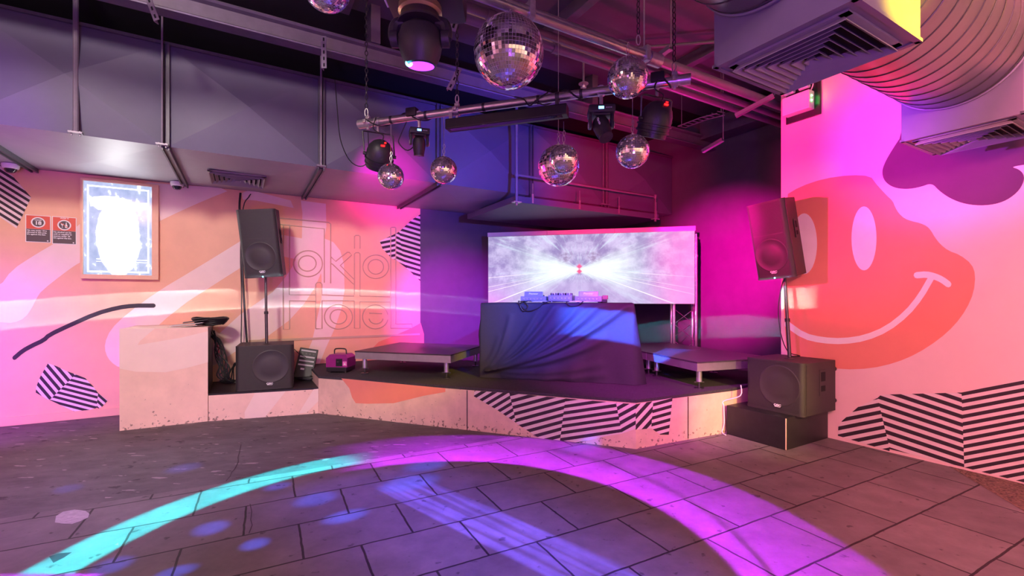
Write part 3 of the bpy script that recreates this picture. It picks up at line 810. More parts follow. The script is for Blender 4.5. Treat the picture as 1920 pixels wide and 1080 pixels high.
# ================================================================== LIGHTING BAR
BL, BR = Vector((-1.395, 4.21, 3.1)), Vector((1.29, 3.34, 3.1))
BDIR = (BR - BL).normalized(); BSIDE = Vector((-BDIR.y, BDIR.x, 0))
def barpt(u, dz=0.0, fwd=0.0):
    k = (u - U0) / F
    t = (k * BL.y - BL.x) / ((BR.x - BL.x) - k * (BR.y - BL.y))
    return BL.lerp(BR, t) + Vector((0, 0, dz)) - BSIDE * fwd
bar = thing('lighting_bar', 'silver lighting bar on chains carrying the stage lights', 'lighting bar', (BL + BR) / 2)
mb = MB(); mb.tube([BL, BR], .034, 20); mb.build('tube', M_CHROME, bar, smooth=True, world=True)
for p, q in ((BL, BL + BDIR * .05), (BR - BDIR * .05, BR)):
    mb = MB(); mb.tube([p - BDIR * .01, q + BDIR * .01], .039, 20); mb.build('end_ring', M_ZINC, bar, smooth=True, world=True)
for u in (690, 857, 1265):
    c = barpt(u); M = frame(c, BDIR, -BSIDE, (0, 0, 1))
    mb = MB(); mb.tube([c - BDIR * .022, c + BDIR * .022], .043, 16); mb.box((0, 0, .05), (.04, .03, .03), 0, M, .004); mb.box((0, .05, 0), (.03, .035, .03), 0, M, .004); mb.tube([c + Vector((0, 0, .04)), c + Vector((0, 0, .085))], .006, 6)
    mb.box((0, 0, -.05), (.02, .02, .02), 0, M, .003)
    mb.build('chain_clamp', M_ZINC, bar, smooth=True, world=True)
for u in (735, 800, 908, 1010, 1090):
    c = barpt(u); mb = MB(); mb.tube([c - BDIR * .012, c + BDIR * .012], .036, 16); mb.build('tape_band', M_STEEL, bar, smooth=True, world=True)
link_me = None
def chain(p, ztop, label, r=.016):
    global link_me
    t = thing('chain', label, 'chain', p, group='hanging chains')
    p = Vector(p)
    mb = MB(); mb.torus((0, 0, .0), .014, .0045, sx=2.6)
    mb.build('shackle', M_ZINC, t, smooth=True)
    z = .062; k = 0
    pitch = .040
    while p.z + z < ztop:
        if link_me is None:
            m2 = MB(); m2.torus((0, 0, 0), .0125, .0042, sx=1.75, seg=12, sg=6)
            l = m2.build('link', M_BLACK, t, smooth=True); link_me = l.data
        else:
            l = bpy.data.objects.new('link', link_me); COL.objects.link(l); l.parent = t
        l.location = (0, 0, z); l.rotation_euler = (0, 0, .5 + (PI / 2 if k % 2 else 0))
        z += pitch; k += 1
chain(barpt(687, .10), 4.35, 'black chain holding the left end of the lighting bar')
chain(barpt(857, .10), 4.15, 'black chain holding the middle of the lighting bar')
chain(barpt(1264, .10), 3.85, 'black chain holding the right end of the lighting bar')
chain(room(2.50, 2.44, 3.40), 3.95, 'black chain above the mirror ball on the end of the silver pipe')
# cables wound along the bar
def wob(p, q, n=14, sag=.06, amp=.02, seed=0):
    rr = random.Random(seed); out = []
    for i in range(n + 1):
        t = i / n; c = p.lerp(q, t)
        c = c + Vector((rr.uniform(-amp, amp), rr.uniform(-amp, amp), -sag * 4 * t * (1 - t) + rr.uniform(-amp, amp) * .7)) * (1 if 0 < i < n else 0) if 0 < i < n else c
        out.append(c)
    return catmull(out)
def catmull(p, k=4):
    out = []
    n = len(p)
    for i in range(n - 1):
        p0, p1, p2, p3 = p[max(0, i - 1)], p[i], p[i + 1], p[min(n - 1, i + 2)]
        for j in range(k):
            t = j / k
            out.append(.5 * ((2 * p1) + (p2 - p0) * t + (2 * p0 - 5 * p1 + 4 * p2 - p3) * t * t + (3 * p1 - p0 - 3 * p2 + p3) * t ** 3))
    out.append(p[-1]); return out
def cable(pts, r, label, name='cable', cat='cable', m=M_CABLE, group=None):
    mb = MB(); mb.tube(pts, r, 7); return tag(mb.build(name, m, smooth=True), label, cat, group)
def along(us, r=.043, seed=1):
    out = []
    for i, u in enumerate(us):
        a = i * 1.3 + seed
        out.append(barpt(u) + Vector((0, 0, 1)) * (r * math.cos(a)) - BSIDE * (r * math.sin(a)))
    return catmull(out)
cable(along([690, 705, 720, 738, 755, 770, 785, 800, 815]), .006, 'black cable wound round the left end of the lighting bar')
cable(along([1005, 1020, 1036, 1050, 1066, 1080, 1095, 1110], .046, 2), .006, 'black cable wound round the bar between the two largest hanging balls')
cable(along([1205, 1215, 1226, 1238, 1250, 1258], .046, 3), .006, 'black cable wound round the bar above the right par can')
cable(catmull([barpt(965, .05), barpt(985, .0, .05), barpt(996, -.06, .05), barpt(1010, -.02, .05), barpt(1035, .05, .03)]), .005, 'thin black cable looping below the middle of the bar')
cable(catmull([barpt(770, .04), at(752, 252, 4.1), at(748, 268, 4.12), at(765, 282, 4.14), at(782, 262, 4.05), barpt(790, .04)]), .005, 'black cable looping down beside the small left moving head')
cable(catmull([at(628, 150, 4.85), at(632, 200, 4.8), at(638, 260, 4.75), at(655, 300, 4.6), at(676, 312, 4.45), at(690, 298, 4.3), barpt(690, -.06)]), .005, 'long thin black cable sagging left of the left par can')
for (u, w) in ((778, 26), (1048, 24), (1228, 30)):
    c = barpt(u)
# plug boxes on the bar
for u, lb in ((775, 'black plug box taped to the bar above the small left moving head'), (1233, 'black plug box on the bar above the right par can')):
    c = barpt(u); mb = MB(); mb.box((0, -.02, .03), (.10, .07, .075), 0, frame(c, BDIR, BSIDE, (0, 0, 1)), .012)
    tag(mb.build('plug_box', M_BLACK, smooth=True), lb, 'plug box', 'plug boxes')
# LED batten under the bar
bt = thing('light_batten', 'long black light batten slung under the lighting bar', 'light batten', barpt(950, -.12))
e0, e1 = barpt(842, -.13, .03), barpt(1066, -.13, .03)
L = (e1 - e0).length
mb = MB(); mb.box((L / 2, 0, 0), (L, .10, .085), 0, frame(e0, BDIR, BSIDE, (0, 0, 1)), .008); mb.build('batten_body', M_BLACK, bt, world=True)
mb = MB(); mb.box((L / 2, -.02, -.044), (L - .08, .05, .004), 0, frame(e0, BDIR, BSIDE, (0, 0, 1))); mb.build('lens_strip', M_GLASSDARK, bt, world=True)
for u in (848, 1046):
    c = barpt(u); mb = MB(); mb.tube([c - BDIR * .016, c + BDIR * .016], .040, 14)
    mb.box((0, -.03, -.075), (.03, .01, .10), 0, frame(c, BDIR, BSIDE, (0, 0, 1))); mb.build('hook_clamp', M_STEEL if u > 900 else M_ZINC, bt, smooth=True, world=True)

# ------------------------------------------------------------------ mirror balls
def ball_mesh(rows, seed):
    rr = random.Random(seed)
    bm = bmesh.new()
    rings = []
    top = bm.verts.new((0, 0, 1)); bot = bm.verts.new((0, 0, -1))
    seg = rows * 2
    vs = []
    for i in range(1, rows):
        th = PI * i / rows
        vs.append([bm.verts.new((math.sin(th) * math.cos(2 * PI * k / seg), math.sin(th) * math.sin(2 * PI * k / seg), math.cos(th))) for k in range(seg)])
    for i in range(rows - 2):
        # fewer tiles per ring near the poles
        ln = math.sin(PI * (i + 1.5) / rows); step = 1
        for s_ in (8, 4, 2):
            if ln * s_ <= 1.15 and seg % s_ == 0: step = s_; break
        for k in range(0, seg, step):
            loop = [vs[i][(k + j) % seg] for j in range(step + 1)] + [vs[i + 1][(k + j) % seg] for j in range(step, -1, -1)]
            bm.faces.new(loop)
    for k in range(seg):
        bm.faces.new((top, vs[0][k], vs[0][(k + 1) % seg])); bm.faces.new((bot, vs[-1][(k + 1) % seg], vs[-1][k]))
    faces = [f for f in bm.faces if len(f.verts) >= 4]
    bm.normal_update()
    r = bmesh.ops.inset_individual(bm, faces=faces, thickness=.0075 * 24 / rows, depth=0)
    for f in bm.faces: f.material_index = 1
    bm.normal_update()
    for f in faces:
        f.material_index = 0
        c = f.calc_center_median(); n = c.normalized()
        ax = n.orthogonal().normalized(); ax.rotate(Matrix.Rotation(rr.uniform(0, 2 * PI), 3, n))
        R = Matrix.Rotation(rr.gauss(0, .06), 3, ax)
        # flatten the tile, then tilt it a little
        for v in f.verts:
            q = v.co - c; q = q - n * q.dot(n); v.co = c + R @ q
    me = bpy.data.meshes.new('mirror_ball'); bm.to_mesh(me); bm.free()
    me.materials.append(M_TILE); me.materials.append(M_GROUT)
    return me
BM_BIG, BM_SMALL, BM_COARSE = ball_mesh(32, 1), ball_mesh(30, 2), ball_mesh(22, 3)
def mirror_ball(u, v, dia, Y, label, top, big=False, hook=True, rz=0.0):
    c = at(u, v, Y); r = dia / 2
    t = thing('mirror_ball', label, 'mirror ball', c, group='hanging mirror balls')
    o = bpy.data.objects.new('mirror_tiles', BM_COARSE if big is None else BM_BIG if big else BM_SMALL); COL.objects.link(o); o.parent = t
    o.scale = (r,) * 3; o.rotation_euler = (0, 0, rz)
    mb = MB(); mb.lathe([(.001, r * .985), (r * .16, r * .985), (r * .17, r * 1.02), (r * .1, r * 1.05), (r * .05, r * 1.06), (r * .05, r * 1.13), (.001, r * 1.13)], 16)
    mb.build('top_cap', M_ZINC, t, smooth=True)
    w = Vector(top) - c
    mb = MB(); mb.torus((0, 0, r * 1.13 + .03), .009, .0025, sx=2.8); mb.torus((.003, 0, r * 1.13 + .075), .008, .0025, sx=2.2, M=Matrix.Rotation(.0, 4, 'Z'))
    mb.build('snap_hook', M_ZINC, t, smooth=True)
    mb = MB(); mb.tube([(0, 0, r * 1.13 + .09), w], .0028, 6); mb.build('hanging_wire', M_ZINC, t, smooth=True)
    return t
def up(u, v, Y, z): p = at(u, v, Y); return (p.x, p.y, z)
mirror_ball(954, 98, .425, 2.80, 'biggest mirror ball, hung from the silver pipe at the top centre', up(954, 98, 2.8, 3.27), True)
mirror_ball(1177, 146, .280, 3.22, 'mirror ball hung from the end of the silver pipe, in front of the lighting bar', up(1177, 146, 3.22, 3.27), True, rz=.2)
mirror_ball(1186, 284, .246, 3.42, 'mirror ball below the right par can', barpt(1186, -.03), rz=.4)
mirror_ball(1057, 299, .212, 3.38, 'small mirror ball in front of a bigger one, left of the moving head', barpt(1057, -.20) , rz=.7)
mirror_ball(1047, 311, .345, 3.92, 'bigger mirror ball behind a small one, under the right end of the batten', up(1047, 311, 3.92, CEIL), None, rz=1.0)
mirror_ball(832, 319, .228, 3.92, 'mirror ball below the left end of the black batten', barpt(832, -.03), rz=1.3)
mirror_ball(733, 331, .224, 4.02, 'lowest and leftmost mirror ball, overlapping the left par can', barpt(733, -.03), rz=1.6)
mirror_ball(612, -24, .285, 2.85, 'mirror ball cut off by the top edge left of the big moving head', up(612, -24, 2.85, CEIL), True, rz=.5)

# ------------------------------------------------------------------ par cans
def par_can(u, v, Y, size, yaw, tilt, label, bar_u):
    """axis: local -Z is where it shines; the domed tail carries the display"""
    c = at(u, v, Y)
    t = thing('par_can', label, 'stage light', c, group='par cans')
    R = Matrix.Rotation(yaw, 4, 'Z') @ Matrix.Rotation(tilt, 4, 'X')
    s = size
    mb = MB(); mb.lathe([(.001, .56 * s), (.16 * s, .54 * s), (.30 * s, .46 * s), (.41 * s, .32 * s), (.47 * s, .14 * s), (.48 * s, .0), (.48 * s, -.10 * s)], 28, M=R)
    body = mb.build('housing', M_PLASTIC, t, smooth=True)
    mb = MB(); mb.lathe([(.48 * s, -.10 * s), (.52 * s, -.11 * s), (.52 * s, -.16 * s), (.48 * s, -.17 * s), (.48 * s, -.27 * s), (.50 * s, -.28 * s), (.50 * s, -.34 * s), (.44 * s, -.35 * s), (.44 * s, -.48 * s), (.40 * s, -.49 * s), (.39 * s, -.36 * s)], 28, M=R)
    mb.build('front_barrel', M_BLACK, t, smooth=True)
    mb = MB(); mb.lathe([(.001, -.37 * s), (.39 * s, -.37 * s), (.39 * s, -.375 * s), (.001, -.375 * s)], 24, M=R); mb.build('lens', M_GLASSDARK, t, smooth=True)
    mb = MB(); mb.box((0, -.30 * s, .475 * s), (.13 * s, .03 * s, .05 * s), 0, R @ Matrix.Rotation(.0, 4, 'X'))
    mb.box((.10 * s, -.17 * s, .545 * s), (.05 * s, .05 * s, .03 * s), 0, R)
    tag(mb.build('red_display', E_RED, body), 'glowing red display')
    # yoke
    top = barpt(bar_u) - c
    px = (R @ Vector((1, 0, 0))).normalized()
    h = Vector((0, 0, top.z - .09))
    a, b = px * .54 * s + Vector((0, 0, 0)), -px * .54 * s
    hc = Vector((top.x, top.y, top.z - .10))
    mb = MB()
    off = Vector((top.x, top.y, 0))
    mb.tube([a, a * 1.02 + off * .8 + Vector((0, 0, hc.z * .95)), hc + px * .45 * s, hc - px * .45 * s, b * 1.02 + off * .8 + Vector((0, 0, hc.z * .95)), b], .007, 8)
    for q in (a, b): mb.lathe([(.001, -.012), (.03 * s * 2, -.012), (.03 * s * 2, .012), (.001, .012)], 12, M=Matrix.Translation(q) @ px.to_track_quat('Z', 'Y').to_matrix().to_4x4())
    mb.build('yoke', M_STEEL, t, smooth=True)
    mb = MB(); mb.tube([top - BDIR * .018, top + BDIR * .018], .041, 14); mb.tube([top - Vector((0, 0, .03)), hc], .012, 8)
    mb.build('hook_clamp', M_ZINC, t, smooth=True)
    mb = MB(); tail = R @ Vector((0, -.05 * s, .55 * s))
    mb.tube(catmull([tail, tail + Vector((.01, .0, .05)), tail * .6 + top * .5 + Vector((-.05, -.03, 0)), top + Vector((0, -.05, .02))]), .005, 7)
    mb.build('power_lead', M_CABLE, t, smooth=True)
    return t
par_can(712, 291, 4.12, .245, math.radians(28), math.radians(38), 'black par can with a red display at the left end of the lighting bar', 708)
par_can(1229, 226, 3.46, .25, math.radians(22), math.radians(26), 'black par can with a red display at the right end of the lighting bar', 1232)

# ------------------------------------------------------------------ moving heads
def moving_head(loc, s, yaw, tilt, label, top=None, lean=0.0, brand=None, big=False, lens=None, name='moving_head_light'):
    """hangs: base on top, yoke arms, head on its pivot (s = base width)"""
    t = thing(name, label, 'moving head light', loc, (0, 0, yaw))
    mb = MB(); mb.box((0, 0, .02 * s), (s, .82 * s, .30 * s), 0, None, .05 * s)
    mb.box((0, 0, -.16 * s), (.62 * s, .62 * s, .08 * s), 0, None, .03 * s)
    base = mb.build('base', M_PLASTIC, t, smooth=True)
    mb = MB(); mb.box((-.04 * s, -.415 * s, .03 * s), (.20 * s, .02 * s, .10 * s))
    tag(mb.build('display', E_BLUE, base), 'lit blue white display')
    mb = MB()
    for k in range(4): mb.box((.16 * s + k * .06 * s, -.413 * s, .03 * s), (.035 * s, .015 * s, .035 * s))
    mb.build('button_row', M_SPIRALIN, base)
    for sx in (-1, 1):
        mb = MB(); mb.box((sx * .42 * s, 0, -.36 * s), (.12 * s, .36 * s, .52 * s), 0, None, .05 * s)
        arm = mb.build('yoke_arm', M_PLASTIC, t, smooth=True)
        mb = MB(); mb.lathe([(.001, 0), (.15 * s, 0), (.13 * s, .025 * s), (.001, .03 * s)], 20, M=Matrix.Translation((sx * .48 * s, 0, -.50 * s)) @ Matrix.Rotation(sx * PI / 2, 4, 'Y'))
        mb.build('pivot_disc', M_ZINC, arm, smooth=True)
    R = Matrix.Translation((0, 0, -.50 * s)) @ Matrix.Rotation(lean, 4, 'Y') @ Matrix.Rotation(tilt, 4, 'X')
    mb = MB()
    prof = [(.001, .30), (.16, .29), (.27, .22), (.32, .08), (.33, -.06), (.31, -.30), (.27, -.50), (.25, -.62), (.22, -.64), (.21, -.60)]
    sc = Matrix.Diagonal((1.0, 1.12, 1.0, 1.0))
    mb.lathe([(r * s, z * s) for r, z in prof], 28, M=R @ sc)
    head = mb.build('head', M_PLASTIC, t, smooth=True)
    mb = MB(); mb.lathe([(.001, -.6 * s), (.21 * s, -.6 * s), (.21 * s, -.61 * s), (.001, -.625 * s)], 24, M=R @ sc)
    mb.build('lens', lens or M_GLASSDARK, head, smooth=True)
    mb = MB(); mb.lathe([(.245 * s, -.61 * s), (.27 * s, -.60 * s), (.27 * s, -.645 * s), (.22 * s, -.65 * s)], 24, M=R @ sc)
    mb.build('lens_rim', M_STEEL, head, smooth=True)
    if brand:
        mb = MB(); text_mesh(brand, .13 * s, R @ frame((-.12 * s, -.375 * s, -.08 * s), (0, 0, -1), (1, 0, 0), (0, -1, 0)), mb)
        mb.build('brand_lettering', M_LOGO, head)
    if top is not None:
        w = ROOTM[t.name].inverted() @ Vector(top)
        mb = MB(); mb.tube([w - Vector((0, .018, 0)), w + Vector((0, .018, 0))], .041, 14); mb.tube([w - Vector((0, 0, .03)), Vector((w.x, w.y, .16 * s))], .014, 8)
        mb.build('hook_clamp', M_ZINC, t, smooth=True)
    return t
p = barpt(1127, -.165)
moving_head(p, .198, math.radians(-4), math.radians(-22), 'moving head light with a bright blue display hanging beside the mirror ball pair', barpt(1127), brand='Martin', lean=math.radians(-16))
p = barpt(786, -.15)
moving_head(p, .17, math.radians(18), math.radians(12), 'small dark moving head light with a blue display near the left end of the bar', barpt(786))
# big moving head on the ceiling
LAMP = Vector((-.5, 2.5, 2.80))
bh = thing('ceiling_moving_head', 'large moving head light at the top with a brass ring and glowing purple lens', 'moving head light', (LAMP.x, LAMP.y, 3.29))
T = lambda z: Matrix.Translation((0, 0, z))
mb = MB(); mb.box((.03, 0, -.10), (.42, .34, .20), 0, None, .03); base = mb.build('base', M_PLASTIC, bh, smooth=True)
mb = MB(); mb.box((-.185, -.06, -.10), (.012, .2, .16), 0, None, .004)
for k in range(5): mb.box((-.192, -.10 + .02 * k, -.13), (.004, .008, .05), 1)
mb.build('vent_plate', [M_WHITE, M_HOLESHADE], base)
mb = MB(); mb.box((.06, -.172, -.10), (.16, .006, .09)); mb.build('control_panel', M_GLASSDARK, base)
mb = MB(); mb.box((.06, -.176, -.08), (.06, .002, .02))
mb.build('panel_print', M_LOGO, base)
mb = MB(); mb.lathe([(.05, -.20), (.115, -.20), (.118, -.235), (.105, -.245), (.09, -.245)], 32); mb.build('collar_ring', M_GOLD, bh, smooth=True)
mb = MB(); mb.lathe([(.06, -.24), (.10, -.245), (.105, -.27), (.12, -.29), (.12, -.30), (.001, -.30)], 32); mb.build('yoke_hub', M_PLASTIC, bh, smooth=True)
for sx in (-1, 1):
    mb = MB(); mb.tube(catmull([Vector((sx * .09, 0, -.285)), Vector((sx * .128, 0, -.30)), Vector((sx * .140, 0, -.335)), Vector((sx * .138, 0, -.375))]), [.035] * 13, 10)
    mb.lathe([(.001, -.02), (.045, -.02), (.045, .02), (.001, .02)], 16, M=Matrix.Translation((sx * .138, 0, -.375)) @ Matrix.Rotation(PI / 2, 4, 'Y'))
    mb.build('yoke_arm', M_PLASTIC, bh, smooth=True)
mb = MB(); Rh = T(-.375) @ Matrix.Rotation(math.radians(8), 4, 'X')
mb.lathe([(.001, .085), (.06, .08), (.10, .055), (.118, .01), (.118, -.04), (.105, -.09), (.085, -.135), (.075, -.14)], 32, M=Rh)
head = mb.build('head', M_PLASTIC, bh, smooth=True)
mb = MB(); mb.lathe([(.001, -.130), (.075, -.130), (.072, -.141), (.04, -.148), (.001, -.15)], 28, M=Rh)
tag(mb.build('lens', E_PURPLE, head, smooth=True), 'glowing purple lens')
mb = MB(); mb.torus((-.055, -.045, -.138), .014, .006, M=Rh @ Matrix.Rotation(0, 4, 'X')); mb.build('edge_glow', E_CYAN, head, smooth=True)
mb = MB(); mb.tube([(0, 0, 0), (0, 0, CEIL - 3.29)], .03, 12); mb.box((0, 0, .02), (.12, .08, .05), 0, None, .008); mb.build('ceiling_mount', M_ZINC, bh, smooth=True)
cable(catmull([LAMP + Vector((.2, -.05, .52)), LAMP + Vector((.28, -.05, .50)), LAMP + Vector((.42, .0, .51)), LAMP + Vector((.62, .1, .56)), LAMP + Vector((.8, .2, .62))]), .006, 'black cable running right from the big moving head light')
cable(catmull([LAMP + Vector((-.2, 0, .52)), LAMP + Vector((-.30, 0, .40)), LAMP + Vector((-.22, .02, .36)), LAMP + Vector((-.14, .02, .34))]), .004, 'thin safety wire looping at the left of the big moving head light')

# ================================================================== LOUDSPEAKERS
M_GRILLE_SP = mat('speaker_mesh', (.034, .029, .031), .5, metal=.1, var=.12, scale=60, bump=.3, bscale=500)
M_CONE = mat('speaker_cone', (.040, .034, .036), .5, var=.08)
M_CAB = mat('speaker_cabinet', (.036, .030, .032), .55, var=.15, scale=40, bump=.25, bscale=300)
def speaker(name, label, cat, loc, rot, W, Dp, Hh, sub, group):
    t = thing(name, label, cat, loc, rot, group=group)
    ft = .055 if sub else .045
    # cabinet: tapered body behind a rounded front baffle
    k = 1.0 if sub else .78
    mb = MB()
    y0, y1 = -Dp / 2 + ft, Dp / 2
    pts = [(-W / 2, y0), (W / 2, y0), (W / 2 * k, y1 - .015), (W / 2 * k - .015, y1), (-W / 2 * k + .015, y1), (-W / 2 * k, y1 - .015)]
    mb.prism(pts, 0.004, Hh - .004)
    cab = mb.build('cabinet', M_CAB, t)
    mb = MB(); r = .05
    ar = []
    for cx, sx in ((-W / 2 + r, -1), (W / 2 - r, 1)):
        for i in range(5):
            a = (PI if sx < 0 else 1.5 * PI) + (PI / 2) * i / 4
            ar.append((cx + r * math.cos(a), -Dp / 2 + r + r * math.sin(a)))
    ar = ar + [(W / 2, y0 + .002), (-W / 2, y0 + .002)]
    for z_a, z_b in ((0, .022), (Hh - .022, Hh)):
        mb = MB(); mb.prism(ar, z_a, z_b); mb.build('end_cap', M_CAB, t, smooth=True)
    mb = MB()
    ar2 = [(x * (1 - .006 / W), y + .004) for x, y in ar]
    mb.prism(ar2, .022, Hh - .022)
    g = mb.build('grille', M_GRILLE_SP, t, smooth=True)
    yf = -Dp / 2 + .004
    def ring(cx, cz, R, name='cone_ring'):
        mb = MB(); mb.lathe([(R, -.001), (R * .97, .003), (R * .93, .0035), (R * .9, .001), (R * .55, .0), (R * .5, .0022), (R * .36, .0025), (R * .3, .004), (.001, .005)], 40, M=frame((cx, yf, cz), (1, 0, 0), (0, 0, 1), (0, -1, 0)))
        mb.build(name, M_CONE, g, smooth=True)
    if sub: ring(W * .10, Hh * .52, .215)
    else:
        ring(0, Hh * .31, min(.195, W * .43))
        mb = MB(); mb.box((0, yf - .001, Hh * .575), (W - .11, .004, .012), 0); mb.build('horn_edge', M_CONE, g)
    # logo plate
    lw = .085 if sub else .075
    lx, lz = (W * .08, .07) if sub else (.0, .075)
    mb = MB(); mb.box((lx, yf - .003, lz), (lw, .006, .034), 0, None, .002)
    lg = mb.build('logo_plate', M_BLACK, g)
    mb = MB(); text_mesh('QSC', .028, frame((lx, yf - .0065, lz + .005), (1, 0, 0), (0, 0, 1), (0, -1, 0)), mb, bold=.0012, sx=1.35)
    mb.box((lx, yf - .0065, lz - .011), (lw * .72, .001, .005))
    tag(mb.build('logo_lettering', M_LOGO, g), 'silver lettering')
    if not sub:
        mb = MB(); mb.lathe([(.001, 0), (.008, 0), (.006, .004), (.001, .005)], 12, M=frame((lx, -Dp / 2 - .001, .012), (1, 0, 0), (0, 0, 1), (0, -1, 0)))
        mb.build('power_light', E_CYAN, t)
    # handle plate on the right side, dark plates painting the shade of its recesses
    hz, hh = (Hh * .60, .27 * (Hh / .55)) if sub else (Hh * .60, .20)
    sxw = W / 2 if sub else W / 2 - (W / 2) * (1 - k) * .45
    ang = 0 if sub else math.atan2((W / 2) * (1 - k), Dp - ft)
    Mh = Matrix.Translation((sxw + .0005, .02 + ft / 2, hz)) @ Matrix.Rotation(ang, 4, 'Z')
    hw = .13 if sub else .085
    mb = MB(); mb.box((0, 0, 0), (.006, hw, hh), 0, Mh, .002); hp = mb.build('handle_plate', M_CAB, t)
    mb = MB(); mb.box((.0032, 0, hh * .22), (.002, hw * .62, hh * .36), 0, Mh); mb.box((.0032, 0, -hh * .24), (.002, hw * .62, hh * .22), 0, Mh)
    mb.build('recess_shade', M_HOLESHADE, hp)
    if sub:
        mb = MB()
        for x in (-W / 2 + .08, W / 2 - .03):
            for z in (.10, Hh - .10):
                mb.lathe([(.001, -.012), (.026, -.012), (.026, .012), (.001, .012)], 14, M=Matrix.Translation((x, Dp / 2 + .012, z)) @ Matrix.Rotation(PI / 2, 4, 'X'))
        mb.build('castor', M_BLACK, t, smooth=True)
        mb = MB(); mb.lathe([(.03, Hh - .004), (.05, Hh - .003), (.05, Hh + .002), (.03, Hh + .002)], 20); mb.build('pole_socket', M_STEEL, t)
    return t
ZBOX = .32
# right: black riser box, subwoofer, pole, top speaker
bx = thing('black_box', 'black painted wooden box on the floor under the right subwoofer', 'box', room(5.0, 2.87, 0))
mb = MB(); rbox(4.62, 5.425, 2.545, 3.19, .0, ZBOX, m=mb, bev=.006); mb.build('box_body', M_BLACK, bx, world=True)
mb = MB(); rbox(4.617, 4.625, 2.542, 2.55, .004, ZBOX - .004, m=mb); tag(mb.build('worn_corner', M_FASCIA, bx, world=True), 'pale worn edge')
RS = Vector((3.018, 4.983, ZBOX + .001))
speaker('subwoofer', 'black subwoofer standing on the black box by the smiley wall', 'subwoofer', RS - Vector((.02, .03, 0)), (0, 0, math.radians(-60.3)), .615, .62, .535, True, 'subwoofers')
LS = Vector((-3.155, 5.86, ZLE + .001)) + Vector((-math.sin(math.radians(25)), math.cos(math.radians(25)), 0)) * .335
speaker('subwoofer', 'black subwoofer on the low ledge at the left wall', 'subwoofer', LS, (0, 0, math.radians(25)), .66, .66, .565, True, 'subwoofers')
speaker('loudspeaker', 'black loudspeaker tilted on a pole in front of the smiley wall', 'loudspeaker', (3.03, 5.12, 1.745), (.179, -.054, -1.062), .43, .33, .85, False, 'pole mounted loudspeakers')
speaker('loudspeaker', 'black loudspeaker on a pole in front of the peach mural at the left', 'loudspeaker', (-3.30, 6.20, 1.80), (.13, -.07, .16), .475, .36, .885, False, 'pole mounted loudspeakers')
def sp_pole(p0, p1, label):
    t = thing('speaker_pole', label, 'speaker pole', p0, group='speaker poles')
    p0, p1 = Vector(p0), Vector(p1)
    mb = MB(); mb.tube([p0, p0.lerp(p1, .45)], .019, 14); mb.build('lower_tube', M_STEEL, t, smooth=True, world=True)
    mb = MB(); mb.tube([p0.lerp(p1, .44), p1], .0165, 14); mb.build('upper_tube', M_STEEL, t, smooth=True, world=True)
    mb = MB(); mb.tube([p0.lerp(p1, .43), p0.lerp(p1, .47)], .026, 14); mb.build('locking_collar', M_BLACK, t, smooth=True, world=True)
sp_pole((RS.x + .04, RS.y + .07, ZBOX + .536), (3.05, 5.13, 1.76), 'steel pole rising from the right subwoofer')
sp_pole((-3.30, 6.17, ZLE + .567), (-3.33, 6.20, 1.81), 'steel pole rising from the left subwoofer')
cable(catmull([Vector((3.10, 5.10, .862)), Vector((3.18, 5.08, .865)), Vector((3.22, 5.16, .864)), Vector((3.14, 5.22, .90)), Vector((3.06, 5.22, 1.1)), Vector((3.02, 5.20, 1.4)), Vector((3.08, 5.2, 1.72)), Vector((3.14, 5.18, 1.79))]), .005, 'thin cable running up behind the right speaker pole')
# cables from the duct to the left speaker and down to the subwoofer
cable(catmull([on_b(451, 362, 7.55), at(449, 390, 6.45), at(452, 440, 6.45), at(455, 520, 6.45), at(458, 570, 6.45), at(463, 640, 6.5), at(466, 652, 6.5)]), .014, 'thick black cable hanging beside the left speaker pole')
cable(catmull([on_b(470, 364, 7.55), on_b(466, 370, 7.5), at(456, 390, 6.5), at(451, 470, 6.48), at(453, 560, 6.48), at(452, 645, 6.48)]), .007, 'thin black cable falling from the duct beside the thick one at the left speaker')
# cable tangle between plinth and left subwoofer
rr = random.Random(11)
tl = 'black cable in the tangle hanging between the plinth and the left subwoofer'
for i in range(12):
    u = 398 + rr.uniform(-2, 16)
    top = at(392 + rr.uniform(0, 12), 622 + rr.uniform(-4, 10), 6.15)
    b = [top, at(404 + rr.uniform(-2, 12), 640 + rr.uniform(-5, 8), 6.1), at(408 + rr.uniform(-6, 16), 662 + rr.uniform(-6, 6), 6.05), at(414 + rr.uniform(-8, 16), 685, 6.02),
         at(420 + rr.uniform(-16, 14), 704, 6.0), at(426 + rr.uniform(-16, 12), 715, 6.05)]
    if i % 3 == 0: b += [at(438, 690 + rr.uniform(-8, 8), 6.2), at(447, 680, 6.3)]
    for p in b: p.z = max(p.z, ZLE + .02)
    cable(catmull(b), .007, tl, m=M_TERR if i == 4 else M_CABLE, group='tangled black cables') if i != 4 else cable(catmull(b[:3]), .006, 'red plugged cable at the top of the tangle beside the plinth', m=M_TERR)
for i in range(3):
    c = on_z(425 + i * 5, 716 + i * 2, ZLE); R = .09 + .02 * i
    pts = [c + Vector((R * math.cos(a * .5 + i), .7 * R * math.sin(a * .5 + i), .015 + .008 * i + .006 * math.sin(a))) for a in range(0, 24)]
    cable(catmull(pts, 2), .007, ['coiled black cable lying lowest on the ledge left of the subwoofer', 'middle coil of black cable on the ledge left of the subwoofer', 'topmost coil of black cable on the ledge left of the subwoofer'][i])
